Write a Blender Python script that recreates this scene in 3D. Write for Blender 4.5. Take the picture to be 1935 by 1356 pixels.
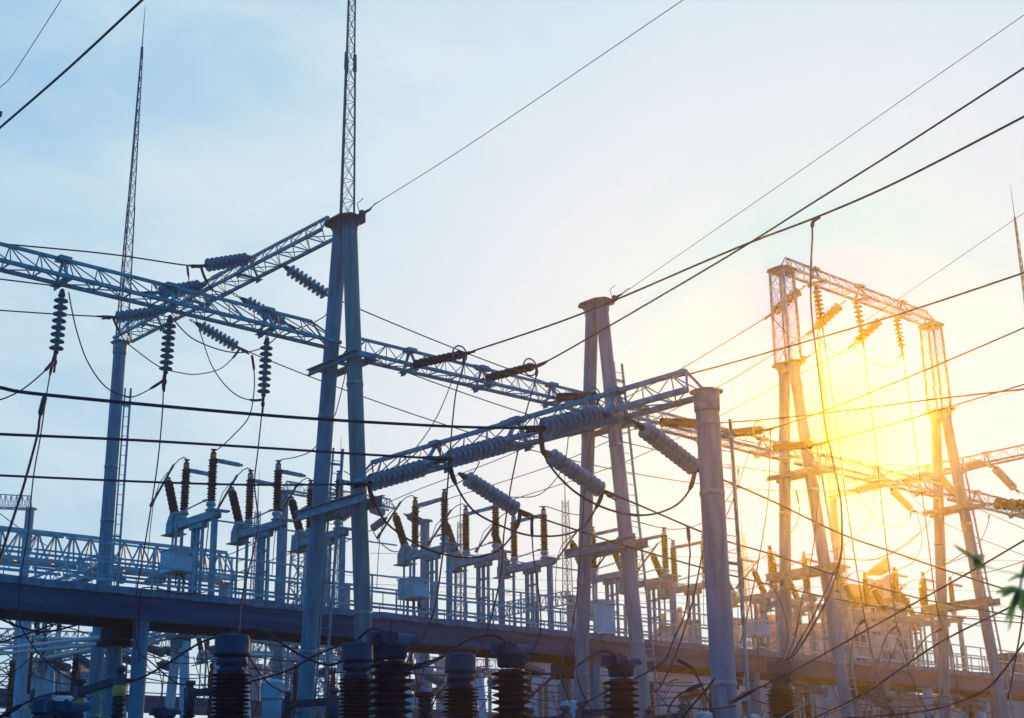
import bpy, math, random
import numpy as np
from mathutils import Vector, Matrix
random.seed(7)
R = math.radians
for o in list(bpy.data.objects): bpy.data.objects.remove(o)
SC = bpy.context.scene
COL = SC.collection

# ------------------------------------------------------------------ camera
PW, PH, PF = 1935, 1356, 2700.0
PCX, PCY = PW/2, PH/2
PITCH, HEAD, ROLL = R(17.97), R(48.38), R(-0.9)
EYE = np.array([0.0, 0.0, 1.7])
_f = np.array([math.cos(HEAD)*math.cos(PITCH), math.sin(HEAD)*math.cos(PITCH), math.sin(PITCH)])
_r0 = np.array([math.sin(HEAD), -math.cos(HEAD), 0.0]); _u0 = np.cross(_r0, _f)
_r = _r0*math.cos(ROLL)+_u0*math.sin(ROLL); _u = -_r0*math.sin(ROLL)+_u0*math.cos(ROLL)
_h = np.array([math.cos(HEAD), math.sin(HEAD), 0.0])
cam_d = bpy.data.cameras.new('camera'); cam = bpy.data.objects.new('camera', cam_d); COL.objects.link(cam)
cam_d.sensor_width = 36; cam_d.lens = 36*PF/PW; cam_d.clip_start = 0.1; cam_d.clip_end = 5000
M = Matrix.Identity(4)
for i in range(3):
    M[i][0], M[i][1], M[i][2], M[i][3] = _r[i], _u[i], -_f[i], EYE[i]
cam.matrix_world = M
cam_d.dof.use_dof = True; cam_d.dof.focus_distance = 38; cam_d.dof.aperture_fstop = 6.0
SC.camera = cam

def ray(px, py): return _f + _r*(px-PCX)/PF + _u*(PCY-py)/PF
def aX(px, py, x): r = ray(px, py); return Vector(EYE + r*(x/r[0]))
def aY(px, py, y): r = ray(px, py); return Vector(EYE + r*(y/r[1]))
def aZ(px, py, z): r = ray(px, py); return Vector(EYE + r*((z-EYE[2])/r[2]))
def aD(px, py, d): r = ray(px, py); return Vector(EYE + r*(d/(r@_h)))

# ------------------------------------------------------------------ sky, sun, exposure
SUN = Vector(ray(1584, 826)).normalized()
SUN_EL = math.asin(SUN.z); SUN_AZ = math.atan2(SUN.y, SUN.x)
W = bpy.data.worlds.new('World'); SC.world = W; W.use_nodes = True
nt = W.node_tree; nt.nodes.clear()
def N(t, **k):
    n = nt.nodes.new(t)
    for a, b in k.items(): setattr(n, a, b)
    return n
L = lambda a, b: nt.links.new(a, b)
out = N('ShaderNodeOutputWorld')
tc = N('ShaderNodeTexCoord')
nrm = N('ShaderNodeVectorMath', operation='NORMALIZE'); L(tc.outputs['Generated'], nrm.inputs[0])
dt = N('ShaderNodeVectorMath', operation='DOT_PRODUCT'); L(nrm.outputs[0], dt.inputs[0]); dt.inputs[1].default_value = SUN
ac = N('ShaderNodeMath', operation='ARCCOSINE'); L(dt.outputs['Value'], ac.inputs[0])
dv = N('ShaderNodeMath', operation='DIVIDE'); L(ac.outputs[0], dv.inputs[0]); dv.inputs[1].default_value = math.pi
# thin high cloud: bends the sun-distance a little and whitens
mp = N('ShaderNodeMapping'); L(nrm.outputs[0], mp.inputs[0]); mp.inputs['Rotation'].default_value = (0.35, 0.5, 0.2); mp.inputs['Scale'].default_value = (2.2, 4.2, 6.5)
ns = N('ShaderNodeTexNoise'); L(mp.outputs[0], ns.inputs['Vector']); ns.inputs['Scale'].default_value = 2.7; ns.inputs['Detail'].default_value = 7; ns.inputs['Roughness'].default_value = 0.55; ns.inputs['Distortion'].default_value = 0.5
cl = N('ShaderNodeMapRange'); L(ns.outputs['Fac'], cl.inputs['Value']); cl.inputs['From Min'].default_value = 0.36; cl.inputs['From Max'].default_value = 0.68; cl.inputs['To Min'].default_value = 0.034; cl.inputs['To Max'].default_value = -0.045
ad = N('ShaderNodeMath', operation='ADD'); L(dv.outputs[0], ad.inputs[0])
fade = N('ShaderNodeMapRange'); L(dv.outputs[0], fade.inputs['Value']); fade.inputs['From Min'].default_value = 0.07; fade.inputs['From Max'].default_value = 0.15
ml = N('ShaderNodeMath', operation='MULTIPLY'); L(cl.outputs[0], ml.inputs[0]); L(fade.outputs[0], ml.inputs[1]); sx = N('ShaderNodeSeparateXYZ'); L(nrm.outputs[0], sx.inputs[0])
el = N('ShaderNodeMapRange'); L(sx.outputs['Z'], el.inputs['Value']); el.inputs['From Min'].default_value = 0.32; el.inputs['From Max'].default_value = 0.55; el.inputs['To Min'].default_value = 0.0; el.inputs['To Max'].default_value = 0.035
me_ = N('ShaderNodeMath', operation='MULTIPLY'); L(el.outputs[0], me_.inputs[0]); L(fade.outputs[0], me_.inputs[1])
sm = N('ShaderNodeMath', operation='ADD'); L(ml.outputs[0], sm.inputs[0]); L(me_.outputs[0], sm.inputs[1]); L(sm.outputs[0], ad.inputs[1])
ramp = N('ShaderNodeValToRGB'); L(ad.outputs[0], ramp.inputs['Fac'])
stops = [(0.0000, (0.042, 0.062, 0.312)), (0.0070, (0.042, 0.062, 0.479)), (0.0140, (0.042, 0.062, 0.667)), (0.0220, (0.042, 0.073, 0.792)), (0.0280, (0.042, 0.170, 0.833)), (0.0340, (0.052, 0.430, 0.865)), (0.0420, (0.200, 0.665, 0.885)), (0.0455, (0.260, 0.690, 0.885)), (0.0560, (0.575, 0.790, 0.900)), (0.0720, (0.719, 0.823, 0.917)), (0.0870, (0.724, 0.839, 0.922)), (0.1090, (0.698, 0.823, 0.917)), (0.1500, (0.604, 0.781, 0.898)), (0.1880, (0.505, 0.712, 0.862)), (0.2600, (0.344, 0.594, 0.854)), (0.4500, (0.031, 0.354, 0.875)), (0.7500, (0.016, 0.240, 0.708))]
cr = ramp.color_ramp
while len(cr.elements) < len(stops): cr.elements.new(0.5)
for e, (p, c) in zip(cr.elements, stops): e.position = p; e.color = (*c, 1)
bg = N('ShaderNodeBackground'); L(ramp.outputs[0], bg.inputs['Color']); bg.inputs['Strength'].default_value = 1.0
sky = N('ShaderNodeTexSky', sky_type='NISHITA'); sky.sun_disc = False; sky.sun_elevation = SUN_EL; sky.sun_rotation = R(90)-SUN_AZ; sky.dust_density = 2.0
bg2 = N('ShaderNodeBackground'); L(sky.outputs[0], bg2.inputs['Color']); bg2.inputs['Strength'].default_value = 0.05
mx = N('ShaderNodeMixShader'); mx.inputs[0].default_value = 0.04; L(bg.outputs[0], mx.inputs[1]); L(bg2.outputs[0], mx.inputs[2]); L(mx.outputs[0], out.inputs['Surface'])

sl = bpy.data.lights.new('sun', 'SUN'); sl.energy = 2.8; sl.angle = R(6); sl.color = (1.0, 0.43, 0.012)
so = bpy.data.objects.new('sun', sl); COL.objects.link(so); so.rotation_euler = SUN.to_track_quat('Z', 'Y').to_euler(); so.location = SUN*300
SC.view_settings.view_transform = 'Standard'; SC.view_settings.look = 'None'; SC.view_settings.exposure = 0; SC.view_settings.gamma = 1
SC.render.engine = 'CYCLES'; SC.cycles.use_denoising = True; SC.cycles.max_bounces = 5; SC.cycles.volume_bounces = 0; SC.cycles.sample_clamp_indirect = 0; SC.cycles.sample_clamp_direct = 0
HAZE_DENSITY, HAZE_G = 0.00105, 0.93

# ------------------------------------------------------------------ materials
def mat(name, c1, c2=None, scale=3.0, rough=0.6, metal=0.0, bump=0.0, stretch=None, spec=0.5, detail=6, lo=0.35, hi=0.65):
    m = bpy.data.materials.new(name); m.use_nodes = True; t = m.node_tree; b = t.nodes['Principled BSDF']
    b.inputs['Roughness'].default_value = rough; b.inputs['Metallic'].default_value = metal
    if 'Specular IOR Level' in b.inputs: b.inputs['Specular IOR Level'].default_value = spec
    if c2 is None: b.inputs['Base Color'].default_value = (*c1, 1); 
    else:
        tcn = t.nodes.new('ShaderNodeTexCoord'); mpn = t.nodes.new('ShaderNodeMapping'); n = t.nodes.new('ShaderNodeTexNoise'); r = t.nodes.new('ShaderNodeValToRGB')
        t.links.new(tcn.outputs['Object'], mpn.inputs[0]); t.links.new(mpn.outputs[0], n.inputs['Vector'])
        if stretch: mpn.inputs['Scale'].default_value = stretch
        n.inputs['Scale'].default_value = scale; n.inputs['Detail'].default_value = detail
        t.links.new(n.outputs['Fac'], r.inputs['Fac'])
        r.color_ramp.elements[0].position = lo; r.color_ramp.elements[0].color = (*c1, 1)
        r.color_ramp.elements[1].position = hi; r.color_ramp.elements[1].color = (*c2, 1)
        t.links.new(r.outputs[0], b.inputs['Base Color'])
        if bump:
            bn = t.nodes.new('ShaderNodeBump'); bn.inputs['Strength'].default_value = bump; bn.inputs['Distance'].default_value = 0.03
            t.links.new(n.outputs['Fac'], bn.inputs['Height']); t.links.new(bn.outputs[0], b.inputs['Normal'])
    return m
MT = dict(
 pole=mat('spun concrete', (0.055,0.155,0.205), (0.13,0.29,0.345), 2.2, 0.75, bump=0.3, stretch=(2.4,2.4,0.35)),
 polegreen=mat('lichen stained concrete', (0.09,0.15,0.15), (0.20,0.27,0.24), 1.6, 0.8, bump=0.15, stretch=(3.0,3.0,0.3)),
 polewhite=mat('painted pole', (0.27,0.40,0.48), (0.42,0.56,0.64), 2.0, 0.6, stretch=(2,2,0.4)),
 steel=mat('galvanised steel', (0.10,0.19,0.22), (0.21,0.34,0.37), 5.0, 0.5, metal=0.25),
 steeldk=mat('dark steel', (0.06,0.075,0.10), (0.12,0.14,0.18), 5.0, 0.55, metal=0.3),
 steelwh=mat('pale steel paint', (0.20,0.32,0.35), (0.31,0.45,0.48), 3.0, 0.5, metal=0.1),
 mast=mat('mast steel', (0.03,0.05,0.10), (0.06,0.085,0.14), 5.0, 0.6, metal=0.2),
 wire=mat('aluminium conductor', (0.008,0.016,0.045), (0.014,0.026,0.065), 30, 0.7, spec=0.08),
 porc=mat('pale porcelain', (0.19,0.25,0.28), (0.28,0.35,0.38), 6.0, 0.22, spec=0.6),
 porcgrey=mat('grey porcelain', (0.09,0.155,0.20), (0.16,0.25,0.30), 6.0, 0.25, spec=0.6),
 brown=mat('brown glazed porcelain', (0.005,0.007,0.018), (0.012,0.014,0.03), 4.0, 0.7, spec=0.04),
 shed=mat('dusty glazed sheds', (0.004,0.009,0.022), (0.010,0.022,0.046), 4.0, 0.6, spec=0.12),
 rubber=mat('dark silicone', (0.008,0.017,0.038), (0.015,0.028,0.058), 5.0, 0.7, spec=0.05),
 fitting=mat('cast fitting', (0.02,0.035,0.06), (0.05,0.075,0.11), 8.0, 0.6, metal=0.2),
 head=mat('painted head', (0.02,0.04,0.075), (0.04,0.065,0.105), 3.0, 0.7, spec=0.12),
 yellow=mat('yellow paint', (0.62,0.27,0.02), (0.75,0.34,0.03), 5.0, 0.5),
 cabinet=mat('white cabinet paint', (0.44,0.47,0.48), (0.62,0.65,0.65), 2.5, 0.5, stretch=(1,1,0.3)),
 mark=mat('faded lettering', (0.14,0.16,0.18), (0.3,0.32,0.34), 9.0, 0.7),
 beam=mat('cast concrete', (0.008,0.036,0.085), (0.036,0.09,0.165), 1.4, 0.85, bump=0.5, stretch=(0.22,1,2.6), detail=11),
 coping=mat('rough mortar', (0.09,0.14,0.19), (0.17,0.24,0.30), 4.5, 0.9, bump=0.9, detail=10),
 soffit=mat('shade-dark stained concrete underside', (0.006,0.008,0.012), (0.02,0.022,0.028), 1.5, 0.9, stretch=(3,0.4,1)),  # shade under the walkway is put into this near-black colour
 ground=mat('gravel yard', (0.08,0.08,0.08), (0.15,0.15,0.145), 6.0, 0.95),
 wallw=mat('pale render', (0.36,0.39,0.42), (0.46,0.49,0.51), 0.25, 0.9),
 wallg=mat('grey render', (0.26,0.28,0.31), (0.34,0.36,0.39), 0.2, 0.9),
 roof=mat('grey roof', (0.10,0.12,0.15), (0.22,0.23,0.25), 0.5, 0.9),
 glass=mat('dark window glass', (0.05,0.07,0.10), (0.09,0.12,0.16), 0.6, 0.15, spec=0.7),
 tank=mat('white tank paint', (0.30,0.40,0.43), (0.42,0.51,0.54), 2.0, 0.35),
 leaf=mat('bamboo leaf', (0.09,0.22,0.09), (0.17,0.33,0.13), 8.0, 0.5),
 leafpale=mat('pale leaf underside', (0.22,0.28,0.20), (0.32,0.38,0.28), 8.0, 0.6),
 stem=mat('bamboo stem', (0.05,0.09,0.05), (0.09,0.13,0.07), 8.0, 0.5),
)

for nm in ('leaf', 'leafpale'):
    t_ = MT[nm].node_tree; pb = t_.nodes['Principled BSDF']; tr_ = t_.nodes.new('ShaderNodeBsdfTranslucent'); mx_ = t_.nodes.new('ShaderNodeMixShader'); mx_.inputs[0].default_value = 0.8
    src = pb.inputs['Base Color'].links[0].from_socket; t_.links.new(src, tr_.inputs['Color'])
    t_.links.new(pb.outputs[0], mx_.inputs[1]); t_.links.new(tr_.outputs[0], mx_.inputs[2]); t_.links.new(mx_.outputs[0], t_.nodes['Material Output'].inputs['Surface'])
# ------------------------------------------------------------------ mesh builder
def frame(d):
    d = d.normalized(); a = Vector((0,0,1)) if abs(d.z) < 0.9 else Vector((1,0,0))
    s = d.cross(a).normalized(); return s, s.cross(d).normalized()      # side, up
class MB:
    def __init__(self): self.v = []; self.f = []; self.sm = []
    def add(self, vs, fs, smooth=False):
        n = len(self.v); self.v += [Vector(p) for p in vs]; self.f += [tuple(i+n for i in q) for q in fs]; self.sm += [smooth]*len(fs); return self
    def box(self, c, s):
        c = Vector(c); x, y, z = s[0]/2, s[1]/2, s[2]/2
        P = [c+Vector((i*x, j*y, k*z)) for i in (-1,1) for j in (-1,1) for k in (-1,1)]
        return self.add(P, [(0,1,3,2),(4,6,7,5),(0,4,5,1),(2,3,7,6),(0,2,6,4),(1,5,7,3)])
    def bar(self, p, q, w, h=None):
        p, q = Vector(p), Vector(q); h = h or w; s, u = frame(q-p)
        P = [e+s*(i*w/2)+u*(j*h/2) for e in (p,q) for i, j in ((-1,-1),(1,-1),(1,1),(-1,1))]
        return self.add(P, [(3,2,1,0),(4,5,6,7)]+[(i,(i+1)%4,4+(i+1)%4,4+i) for i in range(4)])
    def angle(self, p, q, w, t=0.012, flip=1):
        p, q = Vector(p), Vector(q); s, u = frame(q-p)
        self.bar(p+s*flip*(w/2), q+s*flip*(w/2), w, t); return self.bar(p-u*(w/2+t/2), q-u*(w/2+t/2), t, w)
    def tube(self, p, q, r, r2=None, n=10, caps=True):
        p, q = Vector(p), Vector(q); r2 = r if r2 is None else r2; s, u = frame(q-p)
        P = [e+(s*math.cos(2*math.pi*i/n)+u*math.sin(2*math.pi*i/n))*k for e, k in ((p,r),(q,r2)) for i in range(n)]
        self.add(P, [(i,(i+1)%n,n+(i+1)%n,n+i) for i in range(n)], True)
        if caps: self.add(P, [tuple(range(n-1,-1,-1)), tuple(range(n,2*n))])
        return self
    def sweep(self, pts, r, n=6):
        pts = [Vector(p) for p in pts]; P = []; s = None
        for i, p in enumerate(pts):
            d = (pts[min(i+1,len(pts)-1)]-pts[max(i-1,0)]).normalized()
            if s is None: s, u = frame(d)
            else:
                s = (s-d*s.dot(d)).normalized(); u = s.cross(d)
            rr = r[i] if isinstance(r, (list, tuple)) else r
            P += [p+(s*math.cos(2*math.pi*k/n)+u*math.sin(2*math.pi*k/n))*rr for k in range(n)]
        F = [(j*n+k, j*n+(k+1)%n, (j+1)*n+(k+1)%n, (j+1)*n+k) for j in range(len(pts)-1) for k in range(n)]
        self.add(P, F, True); m = len(pts)-1
        return self.add([P[k] for k in range(n)]+[P[m*n+k] for k in range(n)], [tuple(range(n-1,-1,-1)), tuple(range(n,2*n))])
    def lathe(self, p, q, prof, n=18):
        """prof: (t along p->q in metres, radius)"""
        p, q = Vector(p), Vector(q); d = (q-p).normalized(); s, u = frame(d)
        P = [p+d*t+(s*math.cos(2*math.pi*i/n)+u*math.sin(2*math.pi*i/n))*r for t, r in prof for i in range(n)]
        F = [(j*n+i, j*n+(i+1)%n, (j+1)*n+(i+1)%n, (j+1)*n+i) for j in range(len(prof)-1) for i in range(n)]
        m = len(prof)-1
        return self.add(P, F+[tuple(range(n-1,-1,-1)), tuple(m*n+i for i in range(n))], True)
    def ring(self, c, nrm, R_, r, n=24, m=6):
        s, u = frame(Vector(nrm)); c = Vector(c)
        pts = [c+(s*math.cos(2*math.pi*i/n)+u*math.sin(2*math.pi*i/n))*R_ for i in range(n+1)]
        return self.sweep(pts, r, m)
    def mesh(self, name, m, off=None):
        me = bpy.data.meshes.new(name); o = off or Vector((0,0,0))
        me.from_pydata([tuple(p-o) for p in self.v], [], self.f); me.polygons.foreach_set('use_smooth', self.sm)
        me.materials.append(MT[m]); me.update(); return me
    def build(self, name, m, parent=None, local=False):
        off = None if (parent is None or local) else origin(parent)
        o = bpy.data.objects.new(name, self.mesh(name, m, off)); COL.objects.link(o); o.parent = parent; return o
def origin(o):
    v = Vector((0,0,0))
    while o: v += o.location; o = o.parent
    return v
LABELS = {}
def tag(o, label, cat, group=None, kind=None):
    o['label'] = label; o['category'] = cat
    if group: o['group'] = group
    if kind: o['kind'] = kind
    return o
def thing(name, label, cat, loc=(0,0,0), group=None):
    o = bpy.data.objects.new(name, None); COL.objects.link(o); o.location = loc; o.empty_display_size = 0.2
    return tag(o, label, cat, group)
def setting(o): o['kind'] = 'structure'; return o
def link(name, me, parent, loc=(0,0,0), rot=None, scale=None):
    o = bpy.data.objects.new(name, me); COL.objects.link(o); o.parent = parent; o.location = loc
    if rot: o.rotation_euler = rot
    if scale: o.scale = scale
    return o
def copy_tree(o, parent=None):
    c = o.copy(); COL.objects.link(c); c.parent = parent
    for ch in o.children: copy_tree(ch, c)
    return c
def lerp(a, b, t): return a+(b-a)*t

# ------------------------------------------------------------------ setting
g = MB().add([*[tuple(_h[:2]*d_+_r0[:2]*w_)+(0,) for d_, w_ in ((-28,-64),(-28,64),(101,64),(101,-64))]], [(0,1,2,3)]).build('ground', 'ground'); setting(g)

# ------------------------------------------------------------------ lattice pieces
def lattice_box(mb, mbw, p, q, w0, w1, n, leg, web, sides=4):
    """square or triangular lattice shaft from p to q: legs into mb, webs into mbw"""
    p, q = Vector(p), Vector(q)
    def ringpts(t):
        c = p.lerp(q, t); w = lerp(w0, w1, t)/2
        if sides == 4: return [c+Vector((i*w, j*w, 0)) for i, j in ((-1,-1),(1,-1),(1,1),(-1,1))]
        return [c+Vector((w*1.15*math.cos(a), w*1.15*math.sin(a), 0)) for a in (R(-38), R(82), R(202))]
    for i in range(sides): mb.bar(ringpts(0)[i], ringpts(1)[i], leg)
    for k in range(n):
        a, b = ringpts(k/n), ringpts((k+1)/n)
        for i in range(sides):
            j = (i+1) % sides
            mbw.bar(a[i], b[j], web); mbw.bar(a[j], b[i], web)
            mbw.bar(a[i], a[j], web)
def girder(label, P, Q, n, hang=(), h=0.5, w=0.57, chord=0.076, web=0.023, group='lattice girders of the near gantries', endcut=0.05, m='steel', name='lattice_girder', plates=True):
    """triangular girder, apex up; P, Q = ends of the lower-chord centre line"""
    P, Q = Vector(P), Vector(Q); d = (Q-P); Ln = d.length; d.normalize(); s = d.cross(Vector((0,0,1))).normalized(); u = Vector((0,0,1))
    t = thing(name, label, 'girder', P, group)
    a0, a1 = P+d*(Ln*endcut*0.5)+u*h, Q-d*(Ln*endcut*0.5)+u*h
    b = MB().bar(a0, a1, chord*0.95); b.bar(a0, P+s*w/2, chord*0.5); b.bar(a0, P-s*w/2, chord*0.5); b.bar(a1, Q+s*w/2, chord*0.5); b.bar(a1, Q-s*w/2, chord*0.5)
    b.build('top_chord', m, t)
    for k in (-1, 1): MB().bar(P+s*(k*w/2), Q+s*(k*w/2), chord*1.1).build('lower_chord', m, t)
    wb = MB()
    for k in range(n):
        x0, x1, xm = P.lerp(Q, k/n), P.lerp(Q, (k+1)/n), P.lerp(Q, (k+0.5)/n)
        top = a0.lerp(a1, (k+0.5)/n)
        for j in (-1, 1):
            wb.bar(x0+s*(j*w/2), top, web); wb.bar(top, x1+s*(j*w/2), web)
        wb.bar(x0+s*w/2, x0-s*w/2, web*1.3)
        a, c = (1, -1) if k % 2 else (-1, 1)
        wb.bar(x0+s*(a*w/2), x1+s*(c*w/2), web)
    wb.build('bracing', m, t)
    for f in hang:
        c = P.lerp(Q, f); x = MB()
        for j in (-1, 1):
            x.bar(c+s*(j*w/2), c+u*h, chord*0.75)
            x.box(c+s*(j*w/2)-u*0.07, (0.22, 0.22, 0.012)); x.box(c+s*(j*w/2)-u*0.09, (0.03, 0.2, 0.14))
        x.bar(c+s*w/2-u*0.05, c-s*w/2-u*0.05, chord*0.9); x.box(c+u*h, (0.3, 0.3, 0.1))
        x.build('hanger_frame', m, t)
    if plates:
        c = P.lerp(Q, 0.5)
        for e in (c+u*h, c+s*w/2, c-s*w/2):
            x = MB(); x.bar(e-d*0.3, e+d*0.3, chord*1.35)
            for k in range(-3, 4): x.bar(e+d*(k*0.09), e+d*(k*0.09)+u*(chord*1.05)-s*0.02, 0.02)
            x.build('splice_plate', m, t)
    return t
def ladder(t, p, q, off0, off1, rung=0.33, m='steel'):
    p, q = Vector(p), Vector(q); b = MB(); b.bar(p+off0, q+off0, 0.04); b.bar(p+off1, q+off1, 0.055)
    n = int((q-p).length/rung)
    for k in range(1, n): c = p.lerp(q, k/n); b.tube(c+off0, c+off1, 0.011, n=6)
    lo = b.build('ladder', m, t)
    for f in (0.04, 0.33, 0.62, 0.9):
        c = p.lerp(q, f); MB().bar(c, c+off1*1.05, 0.07, 0.05).build('ladder_bracket', m, t)
    return lo
def octagon(mb, c, rx, ry, h):
    k = 0.55; P = []
    for z in (0, h): P += [Vector(c)+Vector((x*rx, y*ry, z)) for x, y in ((-1,-k),(-k,-1),(k,-1),(1,-k),(1,k),(k,1),(-k,1),(-1,k))]
    mb.add(P, [tuple(range(7,-1,-1)), tuple(range(8,16))]+[(i,(i+1)%8,8+(i+1)%8,8+i) for i in range(8)]); return mb

# ------------------------------------------------------------------ concrete A-frames of the near row
ROW = [(20.54, 29.9), (30.48, 30.2), (40.42, 30.35), (50.3, 30.4)]
TOPZ = 17.48
LOWZ = [9.62, 9.72, 9.98, 9.7]
names = ['concrete A-frame pillar with tall lattice mast on top, leftmost of the row', 'plain grey concrete A-frame pillar in the middle with wire at its cap',
         'concrete A-frame pillar in front of the sun with lattice extension', 'concrete A-frame pillar right of the sun with lattice extension']
def leg_pt(X, Y, k, z): return Vector((X, Y+k*(0.21+(17.3-z)/17.3*1.5), z))
AFR = []
for i, (X, Y) in enumerate(ROW):
    t = thing('concrete_a_frame', names[i], 'gantry pillar', (X, Y, 0), 'concrete A-frame pillars of the near row')
    AFR.append(t)
    for k in (1, -1):
        lg = MB(); lg.tube(leg_pt(X,Y,k,0), leg_pt(X,Y,k,17.15), 0.215, 0.205, n=24)
        lo = lg.build('leg', 'polegreen' if (i == 0 and k < 0) else 'pole', t)
        for z in ((12.0, 5.9) if k > 0 else (12.6, 6.6)):
            jn = MB(); a = leg_pt(X,Y,k,z); d = (leg_pt(X,Y,k,z+1)-a).normalized(); jn.lathe(a-d*0.05, a+d*0.05, [(0,0.214),(0.01,0.226),(0.09,0.226),(0.1,0.214)], 24); jn.bar(a+Vector((-.12,-.12,0)), a+Vector((-.19,-.19,0)), 0.06); jn.build('joint_band', 'steel', lo)
    cp = MB(); octagon(cp, (X,Y,17.38), 0.44, 0.62, 0.03); octagon(cp, (X,Y,17.05), 0.2, 0.44, 0.325)
    for a in range(8):
        x, y = math.cos(a*math.pi/4+.3), math.sin(a*math.pi/4+.3); cp.bar((X+x*.2,Y+y*.4,17.1), (X+x*.36,Y+y*.56,17.375), 0.03)
    cp.build('cap_plate', 'steeldk' if i == 0 else 'pole', t)
    for z, ln, hh in ((13.28, 1.15, 0.15), (LOWZ[i]-0.2, 1.5, 0.24)):
        cb = MB()
        for sx in (-1, 1):
            x = X+sx*0.27
            cb.bar((x,Y-ln,z), (x,Y+ln,z), 0.02, hh); cb.bar((x+sx*0.05,Y-ln,z+hh/2), (x+sx*0.05,Y+ln,z+hh/2), 0.11, 0.02); cb.bar((x+sx*0.05,Y-ln,z-hh/2), (x+sx*0.05,Y+ln,z-hh/2), 0.11, 0.02)
        for y in (-0.9, 0, 0.9): cb.bar((X-.27,Y+y,z+.05), (X+.27,Y+y,z+.05), 0.1, 0.08)
        cb.build('cross_beam', 'steel', t)
    if i == 0: ladder(t, leg_pt(X,Y,1,11.2), leg_pt(X,Y,1,0.5), Vector((0.26,-.06,0)), Vector((0.52,-.12,0)))
    else: ladder(t, leg_pt(X,Y,-1,15.4 if i != 2 else 14.4), leg_pt(X,Y,-1,0.5), Vector((0.27,-.02,0)), Vector((0.6,-.05,0)))
# mast on the first frame
X, Y = ROW[0]
ml, mw = MB(), MB()
lattice_box(ml, mw, (X,Y,17.42), (X+.05,Y+.05,22.3), 0.42, 0.29, 8, 0.042, 0.012, 3)
lattice_box(ml, mw, (X+.05,Y+.05,22.3), (X+.1,Y+.1,27.5), 0.26, 0.16, 10, 0.034, 0.011, 3)
for a in (R(-38), R(82), R(202)):
    ml.bar((X+.05+.165*math.cos(a), Y+.05+.165*math.sin(a), 22.05), (X+.05+.155*math.cos(a), Y+.05+.155*math.sin(a), 22.6), 0.075)
mo = ml.build('mast', 'mast', AFR[0]); mw.build('mast_bracing', 'mast', mo)
# lattice extensions
for i in (2, 3):
    X, Y = ROW[i]; b, wv = MB(), MB(); lattice_box(b, wv, (X,Y,17.42), (X,Y,21.05), 0.66, 0.6, 6, 0.08, 0.017)
    e = b.build('lattice_column', 'steel', AFR[i]); wv.build('lattice_bracing', 'steel', e)
    c = MB(); octagon(c, (X,Y,21.05), 0.46, 0.5, 0.03); c.box((X,Y,20.98), (0.5,0.5,0.12)); c.build('column_cap', 'steel', AFR[i])

# ------------------------------------------------------------------ single poles
def single_pole(label, X, Y, ztop, r=0.215, mast=None, lad=None, m='pole', group='round concrete poles of the near gantries', cap=True, bands=(12.0, 6.0)):
    t = thing('concrete_pole', label, 'gantry pillar', (X,Y,0), group)
    p = MB().tube((X,Y,0), (X,Y,ztop-0.06), r, r*0.97, n=24).build('shaft', m, t)
    for z in bands:
        if z >= ztop: continue
        jn = MB(); jn.lathe((X,Y,z), (X,Y,z+.1), [(0,r),(0.01,r+.012),(0.09,r+.012),(0.1,r)], 24); jn.bar((X-r*.6,Y-r*.6,z+.05), (X-r*.9,Y-r*.9,z+.05), 0.06); jn.build('joint_band', 'steel', p)
    if cap:
        c = MB(); octagon(c, (X,Y,ztop-0.06), 0.29, 0.29, 0.03); c.lathe((X,Y,ztop-.45), (X,Y,ztop-.06), [(0,r+.004),(.02,r+.02),(.37,r+.02),(.39,r+.01)], 24); c.build('cap_plate', 'steel', t)
    if lad: ladder(t, (X,Y,ztop-lad), (X,Y,0.5), Vector((0.28,-0.03,0)), Vector((0.6,-0.06,0)) if lad < 1 else Vector((0.45,-0.1,0)))
    if mast:
        b, wv = MB(), MB(); n1 = mast[0]
        lattice_box(b, wv, (X,Y,ztop), (X,Y,ztop+5.0), 0.42, 0.26, 8, 0.035, 0.013, 3)
        lattice_box(b, wv, (X,Y,ztop+5.0), (X,Y,ztop+8.9), 0.24, 0.12, 8, 0.03, 0.012, 3)
        lattice_box(b, wv, (X,Y,ztop+8.9), (X,Y,ztop+11.1), 0.13, 0.07, 5, 0.026, 0.01, 3)
        b.tube((X,Y,ztop+10.9), (X,Y,ztop+11.3), 0.05, n=8); b.tube((X,Y,ztop+11.2), (X,Y,ztop+13.0), 0.022, 0.008, n=6)
        mo = b.build('mast', 'mast', t); wv.build('mast_bracing', 'mast', mo)
    return t
single_pole('round concrete pole with lightning mast, left of the frame behind the walkway', 20.54, 43.1, 17.42, mast=(1,), lad=1.6, bands=(13.0, 11.2, 5))
single_pole('thick round concrete pole ending the low lattice girder, nearest of all', 20.54, 17.44, 9.66, r=0.235, lad=0.5, bands=(7.55, 4.0, 8.9))
single_pole('concrete pole with ladder and lightning mast in the sun glare', 60.2, 43.1, 17.42, mast=(1,), lad=1.6, bands=(12.0, 5))
q_ = aZ(1909,348,30.4)
single_pole('lightning mast pole cut off by the right frame edge', q_.x, q_.y, 17.4, mast=(1,), bands=(12.0, 5))

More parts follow.
